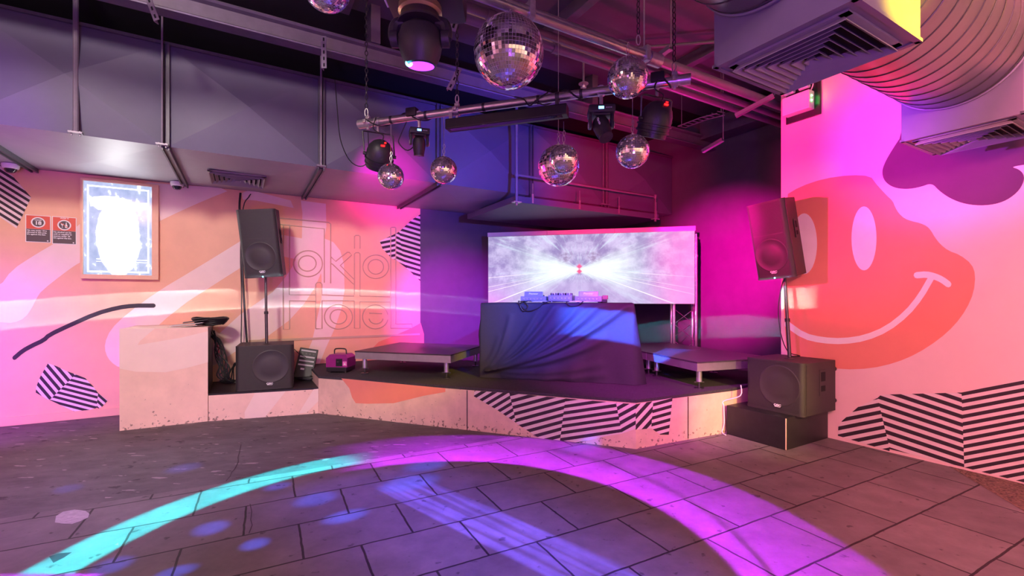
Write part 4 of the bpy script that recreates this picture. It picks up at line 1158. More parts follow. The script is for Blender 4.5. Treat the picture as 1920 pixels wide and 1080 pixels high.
# clutter on top of the plinth
cs = thing('cable_roll', 'thick roll of black cable on top of the plinth corner', 'cable', room(0, 0, 0))
ROOTM[cs.name] = Matrix.Identity(4); cs.location = (0, 0, 0)
cc = on_z(388, 612, ZPL); 
mb = MB()
for k in range(5):
    R = .16 + .012 * k
    pts = [Vector((cc.x - .10 + R * math.cos(a * .3), cc.y + .22 + R * .8 * math.sin(a * .3), ZPL + .02 + .018 * k + .008 * math.sin(a + k))) for a in range(22)]
    mb.tube(pts, .014, 7)
mb.build('coil', M_CABLE, cs, smooth=True, world=True)
pb_ = on_z(345, 615, ZPL)
for i, (lb, m, dz, ln, ang) in enumerate((('clear plastic sleeve lying lowest on top of the plinth', M_CLEAR, .004, .42, 20), ('grey plastic folder leaning over the clear sleeve on the plinth', M_SPIRALIN, .03, .34, 26), ('dark folder topmost of the pile on the plinth', M_BLACK, .065, .26, 34))):
    o = MB(); M = Matrix.Translation(Vector((-4.13 + .05 * i, 5.72 + .06 * i, ZPL + dz))) @ Matrix.Rotation(math.radians(ang), 4, 'Z') @ Matrix.Rotation(math.radians(-4 - 2 * i), 4, 'Y')
    o.box((0, 0, 0), (ln, .26, .008), 0, M, .002); tag(o.build('plastic_sleeve' if i == 0 else 'folder', m), lb, 'folder')
# lighting controller leaning on the wall
lc = thing('lighting_controller', 'black fader lighting desk leaning between subwoofer and pink fog machine', 'lighting desk', on_z(575, 714, ZLE + .02))
c = on_z(567, 711, ZLE + .012)
ax_x = Vector((.90, .30, -.18)).normalized(); ax_y = Vector((.16, .42, .88)); ax_y = (ax_y - ax_x * ax_x.dot(ax_y)).normalized(); ax_z = ax_x.cross(ax_y)
Mc = frame(c, ax_x, ax_y, ax_z)
mb = MB(); mb.box((.0, .22, 0), (.25, .46, .06), 0, Mc, .008); mb.build('desk_body', M_BLACK, lc, world=True)
for j, yy in enumerate((.41, .32, .26, .20)):
    mb = MB(); mb.box((.0, yy, .031), (.20, .022, .004), 0, Mc); mb.build('fader_strip', M_SPIRALIN, lc, world=True)
mb = MB(); mb.box((-.03, .14, .032), (.05, .025, .004), 0, Mc); mb.build('desk_display', M_WHITEINK, lc, world=True)
mb = MB()
for j in range(4): mb.box((-.075 + .05 * j, .365, .033), (.018, .018, .01), 0, Mc)
mb.build('knob_row', M_STEEL, lc, world=True)
for i in range(3):
    pts = []
    for a in range(0, 20):
        pts.append(on_z(572 + 22 * math.cos(a * .6 + i), 712, ZLE) + Vector((0, .06 * math.sin(a * .6 + i) - .05, .02 + .02 * (1 + math.sin(a * .35 + i)))))
    cable(catmull(pts, 2), .005, ['loose loop of black cable nearest the front of the lighting desk foot', 'loose middle loop of black cable at the lighting desk foot', 'loose rear loop of black cable at the lighting desk foot'][i])
cable(catmull([at(552, 655, 6.5), at(562, 664, 6.5), at(573, 670, 6.45)]), .005, 'short black cable from the left subwoofer to the lighting desk')
# fog machine
fm_p = on_z(631, 699, ZST)
fm = thing('fog_machine', 'small pink fog machine with a handle on the stage corner', 'fog machine', fm_p, (0, 0, math.radians(-4)))
mb = MB(); mb.box((0, .14, .045), (.28, .30, .06), 0, None, .008); mb.build('base_tray', M_BLACK, fm)
mb = MB(); mb.prism([(-.15, .002), (.15, .002), (.15, .28), (-.15, .28)], .075, .20); mb.add([(-.15, .002, .20), (.15, .002, .20), (.15, .28, .20), (-.15, .28, .20), (-.11, .03, .245), (.11, .03, .245), (.11, .25, .245), (-.11, .25, .245)], [(0, 1, 5, 4), (1, 2, 6, 5), (2, 3, 7, 6), (3, 0, 4, 7), (4, 5, 6, 7)])
mb.build('case', M_MAGENTA, fm)
mb = MB(); mb.tube(catmull([Vector((-.09, .13, .24)), Vector((-.085, .13, .30)), Vector((-.05, .13, .315)), Vector((.04, .13, .315)), Vector((.075, .13, .30)), Vector((.08, .13, .24))]), .009, 8); mb.build('handle', M_BLACK, fm, smooth=True)
mb = MB(); mb.box((.035, -.001, .14), (.085, .006, .10))
g = mb.build('nozzle_grille', M_HOLESHADE, fm)
mb = MB()
for k in range(5): mb.box((.035, -.005, .10 + .02 * k), (.08, .003, .004))
mb.lathe([(.001, 0), (.012, 0), (.012, .02), (.001, .02)], 12, M=frame((.03, -.004, .15), (1, 0, 0), (0, 0, 1), (0, -1, 0)))
mb.build('grille_bar', M_STEEL, g)
mb = MB(); mb.box((.115, -.002, .125), (.055, .003, .06)); tag(mb.build('warning_label', M_PINKLABEL, fm), 'bright pink label')
mb = MB(); mb.add([(.10, -.004, .11), (.13, -.004, .11), (.115, -.004, .14)], [(0, 1, 2)]); mb.build('warning_triangle', M_WHITEINK, fm)
for sx in (-1, 1):
    mb = MB(); mb.lathe([(.001, 0), (.016, 0), (.014, .016), (.001, .016)], 10, M=Matrix.Translation((sx * .11, .03, 0))); mb.build('foot', M_STEEL, fm)

# ================================================================== RISERS
def riser(corners, z, label, legs):
    c = sum((Vector(p) for p in corners), Vector((0, 0))) / 4
    t = thing('stage_riser', label, 'stage riser', (c.x, c.y, ZST), group='low stage risers')
    q = [Vector(p) for p in corners]
    mb = MB(); mb.prism(q, z - .016, z); mb.build('deck_board', M_RISERTOP, t, world=True)
    for i in range(4):
        p, r = q[i], q[(i + 1) % 4]; d = (r - p).normalized(); nn = Vector((-d.y, d.x))
        if nn.dot(c - p) < 0: nn = -nn
        p2, r2 = p + nn * .004 + d * .004, r + nn * .004 - d * .004
        mb = MB(); mb.prism([p2, r2, r2 + nn * .03, p2 + nn * .03], z - .105, z - .0165); mb.build('side_rail', M_ALU, t, world=True)
    for p in q:
        f = p + (c - p).normalized() * .13
        mb = MB(); mb.tube([(f.x, f.y, ZST + .075), (f.x, f.y, z - .03)], .031, 16); lg = mb.build('leg', M_ALU, t, smooth=True, world=True)
        mb = MB(); mb.tube([(f.x, f.y, ZST + .012), (f.x, f.y, ZST + .08)], .012, 10); mb.lathe([(.001, 0), (.05, 0), (.05, .008), (.02, .014), (.001, .014)], 16, M=Matrix.Translation((f.x, f.y, ZST)))
        mb.box((f.x, f.y, ZST + .07), (.11, .012, .01)); mb.build('screw_foot', M_STEEL, lg, smooth=True, world=True)
    return t
riser([(-2.106, 6.14), (-.766, 5.73), (-.43, 6.93), (-1.80, 7.36)], .80, 'stage riser left of the black draped table', 4)
F0 = Vector((2.045, 5.065)); e1, e2 = Vector((math.cos(math.radians(19)), math.sin(math.radians(19)))), Vector((-math.sin(math.radians(19)), math.cos(math.radians(19))))
e2b = Vector((-.28, .96)).normalized()
riser([F0, F0 + e1 * 1.15, F0 + e1 * 1.15 + e2 * .98, F0 + e2b * 1.0], .80, 'front stage riser right of the black draped table', 4)
P0 = F0 + e2b * 1.01; P1 = F0 + e1 * 1.15 + e2 * .99
riser([P0, P1, P1 + e2 * .95, P0 + e2b * .95], .80, 'rear stage riser standing right below the screen truss', 4)

# ================================================================== SCREEN AND TRUSS
SR = Vector((2.91, 7.3)); SL = Vector((-.42, 8.06))
sd_ = (SR - SL).normalized(); sn = Vector((sd_.y, -sd_.x))      # sn faces the room
if sn.y > 0: sn = -sn
SW = (SR - SL).length; ZS0, ZS1 = 1.415, 2.583
sc = thing('led_screen', 'wide lit LED screen showing pale speed streaks behind the draped table', 'screen', (SL.x, SL.y, ZS0))
mb = MB()
q = [SL, SR, SR - sn * .09, SL - sn * .09]; mb.prism(q, ZS0, ZS1)
mb.build('cabinet', M_BLACK, sc, world=True)
mb = MB()
Lc = [SL - sd_ * .01, SR + sd_ * .01, SR + sd_ * .01 - sn * .09, SL - sd_ * .01 - sn * .09]; mb.prism(Lc, ZS1 + .002, ZS1 + .075)
for t_ in (.305, .635): 
    c = SL.lerp(SR, t_) + sn * .0008; mb.add([(c.x, c.y, ZS1 + .004), (c.x + sd_.x * .004, c.y + sd_.y * .004, ZS1 + .004), (c.x + sd_.x * .004, c.y + sd_.y * .004, ZS1 + .072), (c.x, c.y, ZS1 + .072)], [(0, 1, 2, 3)], 1)
mb.build('top_cover', [mat('screen_cover', (.55, .50, .55), .5, var=.05), M_BLACK], sc, world=True)
def screen_mat():
    m = bpy.data.materials.new('screen_picture'); m.use_nodes = True
    N, L = nodes(m); b = N['Principled BSDF']
    b.inputs['Base Color'].default_value = (.006, .006, .006, 1); b.inputs['Roughness'].default_value = .6; b.inputs['Specular IOR Level'].default_value = .15
    uv = N.new('ShaderNodeUVMap'); uv.uv_map = 'UVMap'
    sp = N.new('ShaderNodeSeparateXYZ'); L.new(uv.outputs['UV'], sp.inputs[0])
    def M_(op, a, b_=None, c_=None):
        n = N.new('ShaderNodeMath'); n.operation = op
        for i, v in enumerate((a, b_, c_)):
            if v is None: continue
            if isinstance(v, (int, float)): n.inputs[i].default_value = v
            else: L.new(v, n.inputs[i])
        return n.outputs[0]
    def ss(v, lo, hi, t0=0, t1=1):
        n = N.new('ShaderNodeMapRange'); n.interpolation_type = 'SMOOTHSTEP'
        n.inputs['From Min'].default_value = lo; n.inputs['From Max'].default_value = hi; n.inputs['To Min'].default_value = t0; n.inputs['To Max'].default_value = t1
        L.new(v, n.inputs['Value']); return n.outputs['Result']
    def mixc(f, a, b_):
        n = N.new('ShaderNodeMix'); n.data_type = 'RGBA'
        if isinstance(f, (int, float)): n.inputs['Factor'].default_value = f
        else: L.new(f, n.inputs['Factor'])
        for k, v in (('A', a), ('B', b_)):
            if isinstance(v, tuple): n.inputs[k].default_value = (*v, 1)
            else: L.new(v, n.inputs[k])
        return n.outputs['Result']
    U, V = sp.outputs[0], sp.outputs[1]
    dx = M_('MULTIPLY', M_('SUBTRACT', U, .466), 3.0); adx = M_('ABSOLUTE', dx)
    dy = M_('SUBTRACT', V, .50)
    r = M_('SQRT', M_('ADD', M_('MULTIPLY', dx, dx), M_('MULTIPLY', dy, dy)))
    ang = M_('ARCTAN2', dy, M_('ADD', adx, .0001))
    def noise(x, y, z, scale, det=4, rough=.6):
        c = N.new('ShaderNodeCombineXYZ')
        for i, v in enumerate((x, y, z)):
            if isinstance(v, (int, float)): c.inputs[i].default_value = v
            else: L.new(v, c.inputs[i])
        n = N.new('ShaderNodeTexNoise'); n.inputs['Scale'].default_value = scale; n.inputs['Detail'].default_value = det; n.inputs['Roughness'].default_value = rough
        L.new(c.outputs[0], n.inputs['Vector']); return n.outputs['Fac']
    lr = M_('LOGARITHM', M_('ADD', r, .06), 2.718)
    st = noise(M_('MULTIPLY', ang, 7), M_('MULTIPLY', lr, .8), 1, 1.6, 5, .7)
    st2 = noise(M_('MULTIPLY', ang, 16), M_('MULTIPLY', lr, .9), 7, 1.5, 4, .65)
    cl = noise(M_('MULTIPLY', adx, 1.0), dy, 3, 4.2, 6, .65)
    col = mixc(ss(cl, .35, .65), (.30, .24, .50), (.60, .53, .80))
    col = mixc(ss(st, .50, .70, 0, .55), col, (.72, .92, 1.0))
    col = mixc(ss(st2, .58, .74, 0, .55), col, (.30, .22, .42))
    below = ss(dy, -.10, -.26)
    col = mixc(M_('MULTIPLY', below, .55), col, (.55, .40, .72))
    # bright vanishing glow: a wide bow tie
    gl = M_('MULTIPLY', ss(M_('DIVIDE', M_('ABSOLUTE', M_('ADD', dy, .02)), M_('ADD', M_('MULTIPLY', adx, .46), .03)), .3, 1.35, 1, 0), ss(adx, .30, 1.15, 1, 0))
    gl = M_('MULTIPLY', gl, ss(st, .25, .6, .6, 1))
    col = mixc(gl, col, (.88, 1, 1))
    # clouded arch above the centre
    am = M_('MULTIPLY', ss(M_('ABSOLUTE', M_('SUBTRACT', adx, .20)), .02, .16, 1, 0), ss(M_('ABSOLUTE', M_('SUBTRACT', dy, .17)), .02, .13, 1, 0))
    cl2 = noise(adx, dy, 9, 11, 4, .6)
    col = mixc(M_('MULTIPLY', am, ss(cl2, .42, .62, 0, .8)), col, (.28, .20, .36))
    # red diamond in the middle
    dm = ss(M_('ADD', M_('MULTIPLY', adx, .9), M_('ABSOLUTE', M_('SUBTRACT', M_('ABSOLUTE', M_('ADD', dy, .0)), .035))), .02, .055, 1, 0)
    col = mixc(dm, col, (.85, .12, .30))
    # lane lines
    ndy = M_('MAXIMUM', M_('MULTIPLY', dy, -1), .0001)
    k = M_('DIVIDE', adx, ndy)
    lm = None
    for kk, w in ((2.66, .055), (4.3, .06), (5.45, .06), (12.0, .35)):
        q_ = ss(M_('ABSOLUTE', M_('SUBTRACT', k, kk)), w * .5, w * 1.3, 1, 0)
        lm = q_ if lm is None else M_('MAXIMUM', lm, q_)
    lm = M_('MULTIPLY', lm, ss(adx, .22, .34))
    lm = M_('MULTIPLY', lm, ss(dy, .0, -.01))
    col = mixc(lm, col, (1, .90, .97))
    # magenta wash at the right end and low left corner
    wash = M_('MULTIPLY', ss(U, .74, 1.0), ss(noise(dx, dy, 5, 2.5, 3), .2, .6, .55, 1))
    col = mixc(M_('MULTIPLY', wash, .8), col, (.95, .25, .70))
    wl = M_('MULTIPLY', ss(U, .16, .0), ss(V, .3, .0))
    col = mixc(M_('MULTIPLY', wl, .7), col, (.75, .25, .80))
    # LED pitch
    L.new(col, b.inputs['Emission Color']); b.inputs['Emission Strength'].default_value = 1.08
    return m
mb = MB()
s0, s1 = SL + sn * .003 + sd_ * .004, SR + sn * .003 - sd_ * .004
mb.add([(s0.x, s0.y, ZS0 + .004), (s1.x, s1.y, ZS0 + .004), (s1.x, s1.y, ZS1 - .002), (s0.x, s0.y, ZS1 - .002)], [(0, 1, 2, 3)])
scr = mb.build('display', screen_mat(), sc, world=True)
uvl = scr.data.uv_layers.new(name='UVMap')
zz = [scr.data.vertices[l.vertex_index].co for l in scr.data.loops]
uvmap = {0: (0, 0), 1: (1, 0), 2: (1, 1), 3: (0, 1)}
for i, l in enumerate(scr.data.loops): uvl.data[i].uv = uvmap[l.vertex_index]
# truss tower behind its right end
def truss(cx, cy, ang, w, z0, z1, label):
    t = thing('truss_tower', label, 'truss', (cx, cy, z0))
    Mt = Matrix.Translation((cx, cy, 0)) @ Matrix.Rotation(ang, 4, 'Z'); h = w / 2
    cs_ = [(-h, -h), (h, -h), (h, h), (-h, h)]
    for x, y in cs_:
        mb = MB(); mb.tube([Mt @ Vector((x, y, z0 + .01)), Mt @ Vector((x, y, z1))], .025, 12); mb.build('chord', M_CHROME, t, smooth=True, world=True)
    n = int((z1 - z0) / .28)
    for i in range(4):
        p, q = cs_[i], cs_[(i + 1) % 4]
        mb = MB(); pts = [Mt @ Vector(((p if k % 2 == 0 else q)[0], (p if k % 2 == 0 else q)[1], z0 + .05 + (z1 - z0 - .1) * k / n)) for k in range(n + 1)]
        mb.tube(pts, .0085, 6); mb.build('lattice', M_CHROME, t, smooth=True, world=True)
    mb = MB(); mb.box((0, 0, z0 + .006), (w + .12, w + .12, .012), 0, Mt); mb.build('base_plate', M_STEEL, t, world=True)
    for x, y in cs_:
        mb = MB(); mb.tube([Mt @ Vector((x, y, z1 - .32)), Mt @ Vector((x, y, z1 - .29))], .032, 10); mb.build('coupler', M_ZINC, t, smooth=True, world=True)
        mb = MB(); mb.tube([Mt @ Vector((x, y, z1)), Mt @ Vector((x, y, z1 + .05))], .018, 10); mb.build('end_spigot', M_ZINC, t, smooth=True, world=True)
tc_ = SR - sd_ * .13 - sn * .32
truss(tc_.x, tc_.y, math.atan2(sd_.y, sd_.x), .34, ZST, 2.5, 'aluminium truss tower holding the right end of the screen')

# ================================================================== DJ TABLE
TL, TR = Vector((-.405, 5.925)), Vector((1.44, 5.43))
td = (TR - TL).normalized(); tn = Vector((td.y, -td.x))
if tn.y > 0: tn = -tn
TW = (TR - TL).length; TDp = .80; ZT_ = 1.447
dj = thing('dj_table', 'DJ table draped to the stage in a black cloth with diagonal folds', 'table', ((TL.x + TR.x) / 2, (TL.y + TR.y) / 2 + .35, ZST))
mb = MB(); tq = [TL + td * .02 - tn * .02, TR - td * .02 - tn * .02, TR - td * .02 - tn * (TDp - .02), TL + td * .02 - tn * (TDp - .02)]
mb.prism(tq, ZT_ - .05, ZT_ - .012); mb.build('tabletop', M_BLACK, dj, world=True)
for p in tq:
    f = p + (sum(tq, Vector((0, 0))) / 4 - p).normalized() * .12
    mb = MB(); mb.tube([(f.x, f.y, ZST), (f.x, f.y, ZT_ - .05)], .02, 8); mb.build('leg', M_STEEL, dj, smooth=True, world=True)
def table_cloth():
    # perimeter strip (left side, front, right side, back) falling from the top edge, s along the perimeter
    NT = 64; NF = 150; NS = 30
    Hc = ZT_ - ZST
    folds = []
    def bez(p0, p1, p2, n=40): return [(p0[0] * (1 - t) ** 2 + 2 * p1[0] * t * (1 - t) + p2[0] * t * t, p0[1] * (1 - t) ** 2 + 2 * p1[1] * t * (1 - t) + p2[1] * t * t) for t in [i / n for i in range(n + 1)]]
    W = TW
    # (curve in metres on the front face: x from left, y down from the top), amplitude, width
    o = (.10, .86)
    folds += [(bez(o, (.55, .70), (.98, .02)), .030, .030), (bez(o, (.70, .72), (1.25, .05)), .034, .032), (bez(o, (.80, .74), (1.50, .03)), .036, .034),
              (bez(o, (.95, .74), (1.84, .02)), .034, .032), (bez(o, (.9, .80), (1.60, .42)), .022, .035), (bez(o, (.9, .92), (1.50, .74)), .018, .04), (bez((.06, .88), (.30, .70), (.40, .18)), .016, .03),
              (bez((.30, .92), (.8, .98), (1.55, .86)), .016, .035), (bez((.02, .80), (.16, .76), (.25, .45)), .012, .03), (bez(o, (.48, .64), (.80, .03)), .016, .03)]
    def disp(x, y):
        d = 0
        for c, a, w in folds:
            best = 9
            bt = 0
            for i in range(0, len(c) - 1, 2):
                k2 = min(i + 2, len(c) - 1)
                ax_, ay_ = c[i]; ex, ey = c[k2][0] - ax_, c[k2][1] - ay_
                h_ = max(0, min(1, ((x - ax_) * ex + (y - ay_) * ey) / (ex * ex + ey * ey)))
                q = (ax_ + ex * h_ - x) ** 2 + (ay_ + ey * h_ - y) ** 2
                if q < best: best = q; bt = (i + 2 * h_) / (len(c) - 1)
            dd = math.sqrt(best); fade = .35 + .65 * min(1, bt * 2.5) * (1 - .75 * max(0, bt - .75) / .25)
            ww = w * (.55 + .9 * bt)
            d += 1.9 * a * fade * math.exp(-(dd / ww) ** 2)
        return d
    cols = []       # (base point at top edge, outward dir, s-type, x)
    rn = random.Random(3)
    def col(p, out, flare, kind, x): cols.append((p, out, flare, kind, x))
    for i in range(NS): t = 1 - i / NS; col(TL - tn * TDp * t, -td, .02 + .03 * math.sin(t * 9), 'L', t)
    for i in range(NF + 1): t = i / NF; col(TL + td * TW * t, tn, 0, 'F', t * TW)
    for i in range(1, NS + 1): t = i / NS; col(TR - tn * TDp * t, td, .02, 'R', t)
    for i in range(1, NF // 4): t = 1 - i / (NF // 4); col(TL + td * TW * t - tn * TDp, -tn, .0, 'B', t)
    nc = len(cols); vs = []; fs = []
    for j in range(NT + 1):
        y = Hc * j / NT
        for (p, out, flare, kind, x) in cols:
            yy = y; off = .004
            rnd = math.sqrt(max(0, 1 - ((.035 - min(y, .035)) / .035) ** 2)) * .03 - .03
            off += rnd
            tt = j / NT
            if kind == 'F':
                edge = min(1, x / .06, (TW - x) / .06) if 0 < x < TW else 0
                off += disp(x, y) * min(1, y / .05) * (0.25 + .75 * max(edge, 0))
                off += .010 * tt + .006 * math.sin(x * 21 + 2 * y) * tt
                off += .03 * tt ** 6 * (1 + .5 * math.sin(x * 17))
                off += .05 * tt * max(0, (x - TW + .35) / .35)
            elif kind == 'R':
                off += .10 * tt + .028 * tt * math.sin(x * 26 + .5) + .018 * math.sin(x * 40) * tt
            elif kind == 'L':
                off += .02 * math.sin(x * 18) * tt + (.07 * math.exp(-((tt - .42) / .16) ** 2) - .01) * math.exp(-((x - .35) / .3) ** 2) + .02 * tt
            z = ZT_ - y - (.0 if j else 0)
            if j == NT: z = ZST + .003
            q = p + out * off
            vs.append((q.x, q.y, z))
    for j in range(NT):
        for i in range(nc):
            a = j * nc + i; b = j * nc + (i + 1) % nc
            fs.append((a, b, b + nc, a + nc))
    mb = MB(); mb.add(vs, fs)
    top = [Vector(v) for v in vs[:nc]]
    mb.add(top, [tuple(t) for t in tessellate_polygon([top])])
    o = mb.build('tablecloth', M_CLOTH, dj, smooth=True, world=True, angle=80)
    return o
tag(table_cloth(), 'black draped cloth')

# decks and mixer
def on_table(s, d, z=0.0):
    p = TL + td * s - tn * d; return Vector((p.x, p.y, ZT_ + .004 + z))
tang = math.atan2(td.y, td.x)
def s_of(u, d=.12):
    # distance along the table whose pixel column is u
    best = min(range(0, 400), key=lambda i: abs(U0 + F * on_table(i * TW / 400, d).x / on_table(i * TW / 400, d).y - u))
    return best * TW / 400
def player(u, label):
    c = on_table(s_of(u), .30)
    t = thing('dj_player', label, 'dj player', c, (0, 0, tang), group='dj players')
    w = .33
    mb = MB(); mb.box((0, 0, .045), (w, .38, .07), 0, None, .006); mb.build('chassis', M_BLUEPL, t)
    mb = MB(); mb.lathe([(.001, .104), (.03, .104), (.035, .098), (.095, .096), (.10, .088), (.10, .08)], 32, M=Matrix.Translation((0, .06, 0))); mb.build('jog_wheel', M_STEEL, t, smooth=True)
    Md = Matrix.Translation((0, -.15, .10)) @ Matrix.Rotation(math.radians(-12), 4, 'X')
    mb = MB(); mb.box((0, 0, 0), (.24, .035, .075), 0, Md, .004); d = mb.build('display_hood', M_BLUEPL, t)
    mb = MB(); text_mesh('Pioneer', .034, Md @ frame((0, -.019, .008), (1, 0, 0), (0, 0, 1), (0, -1, 0)), mb, bold=.001, sx=1.15); mb.build('brand_lettering', M_LOGO, d)
    mb = MB()
    for k in range(6): mb.lathe([(.001, 0), (.008, 0), (.008, .02), (.001, .02)], 8, M=frame((-.12 + .045 * k, -.19, .045), (1, 0, 0), (0, 0, 1), (0, -1, 0)))
    mb.build('rear_socket', M_ZINC, t)
    for sx in (-1, 1):
        mb = MB(); mb.box((sx * .13, -.15, .004), (.03, .03, .02)); mb.build('foot', M_BLACK, t)
    return t
player(1000, 'left DJ player on the draped table, its back turned')
player(1103, 'right DJ player on the draped table, its back turned')
c = on_table(s_of(1050), .30)
mx = thing('dj_mixer', 'DJ mixer studded with knobs between the two players', 'mixer', c, (0, 0, tang))
mb = MB(); mb.box((0, 0, .05), (.30, .36, .085), 0, None, .006); mb.build('chassis', M_BLUEPL, mx)
mb = MB()
for k in range(6): mb.lathe([(.001, 0), (.009, 0), (.009, .018), (.001, .018)], 8, M=frame((-.115 + .046 * k, -.181, .055), (1, 0, 0), (0, 0, 1), (0, -1, 0)))
mb.build('rear_socket', M_ZINC, mx)
for i in range(6):
    for j in range(4):
        mb = MB(); mb.lathe([(.009, 0), (.008, .028), (.001, .029)], 10, M=Matrix.Translation((-.12 + .048 * i, -.14 + .07 * j, .092))); mb.build('knob', M_ZINC if (i + j) % 2 else M_BLACK, mx, smooth=True)
hp_c = on_table(s_of(1130), .28)
bxx = thing('power_adapter', 'small tan and black adapter block beside the right DJ player', 'adapter', hp_c, (0, 0, tang))
mb = MB(); mb.box((0, 0, .02), (.09, .07, .04), 0, None, .006); mb.build('lower_block', M_BLACK, bxx)
mb = MB(); mb.box((.02, 0, .066), (.07, .06, .05), 0, None, .008); tag(mb.build('upper_block', mat('tan_block', (.35, .22, .18), .5, var=.1), bxx), 'tan block')
for i, (us, lb) in enumerate((([(985, 566), (990, 574), (983, 583), (978, 579), (975, 571), (980, 565)], 'black cable loop drooping over the table edge under the left player'), ([(1030, 565), (1018, 569), (1010, 577), (990, 583), (976, 573), (972, 565)], 'longer black cable hanging in front of the table under the left player'), ([(1062, 566), (1068, 573), (1078, 574), (1085, 572), (1092, 566)], 'black cable loop hanging over the table edge below the mixer'))):
    pts = []
    for u, v in us:
        n_, off_ = seg_plane(TL, TR); q = on_plane(u, v, n_, off_ - .03)
        pts.append(q)
    a, b = pts[0] - Vector((tn.x, tn.y, 0)) * .1, pts[-1] - Vector((tn.x, tn.y, 0)) * .1
    a.z = b.z = ZT_ + .015; pts[0].z = max(pts[0].z, ZT_ + .01); pts[-1].z = max(pts[-1].z, ZT_ + .01)
    cable(catmull([a] + pts + [b]), .006, lb)
for i in range(5):
    rr = random.Random(40 + i); s0_ = s_of(985 + 26 * i); pts = [on_table(s0_ + rr.uniform(-.05, .16) + .05 * k - .1, .035 + .05 * rr.random(), .008 + .012 * rr.random()) for k in range(6)]
    cable(catmull(pts), .005, 'cable lying behind the decks along the table edge', m=[M_CABLE, M_SPIRALIN, M_CABLE, M_WHITE, M_SPIRALIN][i], group='cables along the table edge')

# ================================================================== WALL FITTINGS
# lit poster case
def wallbox(u0, v0, u1, v1):
    a = a_on_b(u0, BW); b = a_on_b(u1, BW); return a, b
pa0, pa1 = a_on_b(152, BW - .06), a_on_b(294, BW - .06)
zt = on_b(222, 340, BW - .06).z; zb = on_b(222, 523.5, BW - .06).z
lb_ = thing('poster_case', 'framed light box poster glowing white on the left wall', 'light box', room((pa0 + pa1) / 2, BW - .03, zb))
fw = .055
for (x0, x1, z0, z1) in ((pa0 - .005, pa1 + .02, zb, zb + fw), (pa0 - .005, pa1 + .02, zt - .03, zt), (pa0 - .005, pa0 + .02, zb + fw, zt - .03), (pa1 - .05, pa1 + .02, zb + fw, zt - .03)):
    mb = MB(); rbox(x0, x1, BW - .085, BW - .001, z0, z1, m=mb, bev=.003); mb.build('frame_side', M_FRAMEWOOD, lb_, world=True)
def poster_mat():
    m = bpy.data.materials.new('lit_poster'); m.use_nodes = True
    N, L = nodes(m); b = N['Principled BSDF']; b.inputs['Base Color'].default_value = (.05, .05, .06, 1); b.inputs['Roughness'].default_value = .1
    uv = N.new('ShaderNodeUVMap'); uv.uv_map = 'UVMap'
    mp = N.new('ShaderNodeMapping'); mp.inputs['Location'].default_value = (-.5 * 3.0, -.42 * 2.2, 0); mp.inputs['Scale'].default_value = (3.0, 2.2, 1)
    L.new(uv.outputs['UV'], mp.inputs['Vector'])
    g = N.new('ShaderNodeTexGradient'); g.gradient_type = 'SPHERICAL'; L.new(mp.outputs['Vector'], g.inputs['Vector'])
    nz = N.new('ShaderNodeTexNoise'); nz.inputs['Scale'].default_value = 7; nz.inputs['Detail'].default_value = 6; L.new(uv.outputs['UV'], nz.inputs['Vector'])
    ad = N.new('ShaderNodeMath'); ad.operation = 'MULTIPLY_ADD'; ad.inputs[1].default_value = .35; L.new(nz.outputs['Fac'], ad.inputs[0]); L.new(g.outputs['Fac'], ad.inputs[2])
    r = N.new('ShaderNodeValToRGB'); e = r.color_ramp.elements
    e[0].position = .1; e[0].color = (.33, .42, .68, 1); e[1].position = .42; e[1].color = (1, 1, 1, 1)
    k = e.new(.26); k.color = (.62, .68, .92, 1)
    L.new(ad.outputs[0], r.inputs['Fac']); L.new(r.outputs['Color'], b.inputs['Emission Color'])
    ml = N.new('ShaderNodeMapRange'); ml.inputs['From Min'].default_value = .2; ml.inputs['From Max'].default_value = .7; ml.inputs['To Min'].default_value = 1.0; ml.inputs['To Max'].default_value = 24
    L.new(ad.outputs[0], ml.inputs['Value']); L.new(ml.outputs['Result'], b.inputs['Emission Strength'])
    return m
x0, x1, z0, z1 = pa0 + .02, pa1 - .05, zb + fw, zt - .03
mb = MB(); mb.add([room(x0, BW - .05, z0), room(x1, BW - .05, z0), room(x1, BW - .05, z1), room(x0, BW - .05, z1)], [(0, 1, 2, 3)])
po = mb.build('poster_panel', poster_mat(), lb_, world=True)
ul = po.data.uv_layers.new(name='UVMap')
for i, l in enumerate(po.data.loops): ul.data[i].uv = uvmap[l.vertex_index]
mb = MB()
def lbx(fx0, fx1, fz0, fz1): 
    w_, h_ = x1 - x0, z1 - z0
    mb.add([room(x0 + w_ * fx, BW - .053, z0 + h_ * fz) for fx, fz in ((fx0, fz0), (fx1, fz0), (fx1, fz1), (fx0, fz1))], [(0, 1, 2, 3)])
lbx(.05, .075, .03, .955); lbx(.93, .955, .03, .955); lbx(.05, .955, .945, .96); lbx(.05, .955, .025, .04); lbx(.18, .94, .165, .172); lbx(.18, .94, .14, .145)
mb.build('lit_border', E_POSTERW, lb_, world=True)
mb = MB()
w_, h_ = x1 - x0, z1 - z0
top_ = [(.08, .80), (.14, .835), (.30, .855), (.45, .855), (.60, .83), (.75, .805), (.93, .815)]
bot_ = [(.92, .74), (.75, .71), (.60, .70), (.45, .70), (.30, .70), (.20, .70), (.14, .735), (.10, .73)]
mb.poly([room(x0 + w_ * a, BW - .054, z0 + h_ * b) for a, b in top_ + bot_])
mb.build('banner_scroll', E_POSTERW, lb_, world=True)
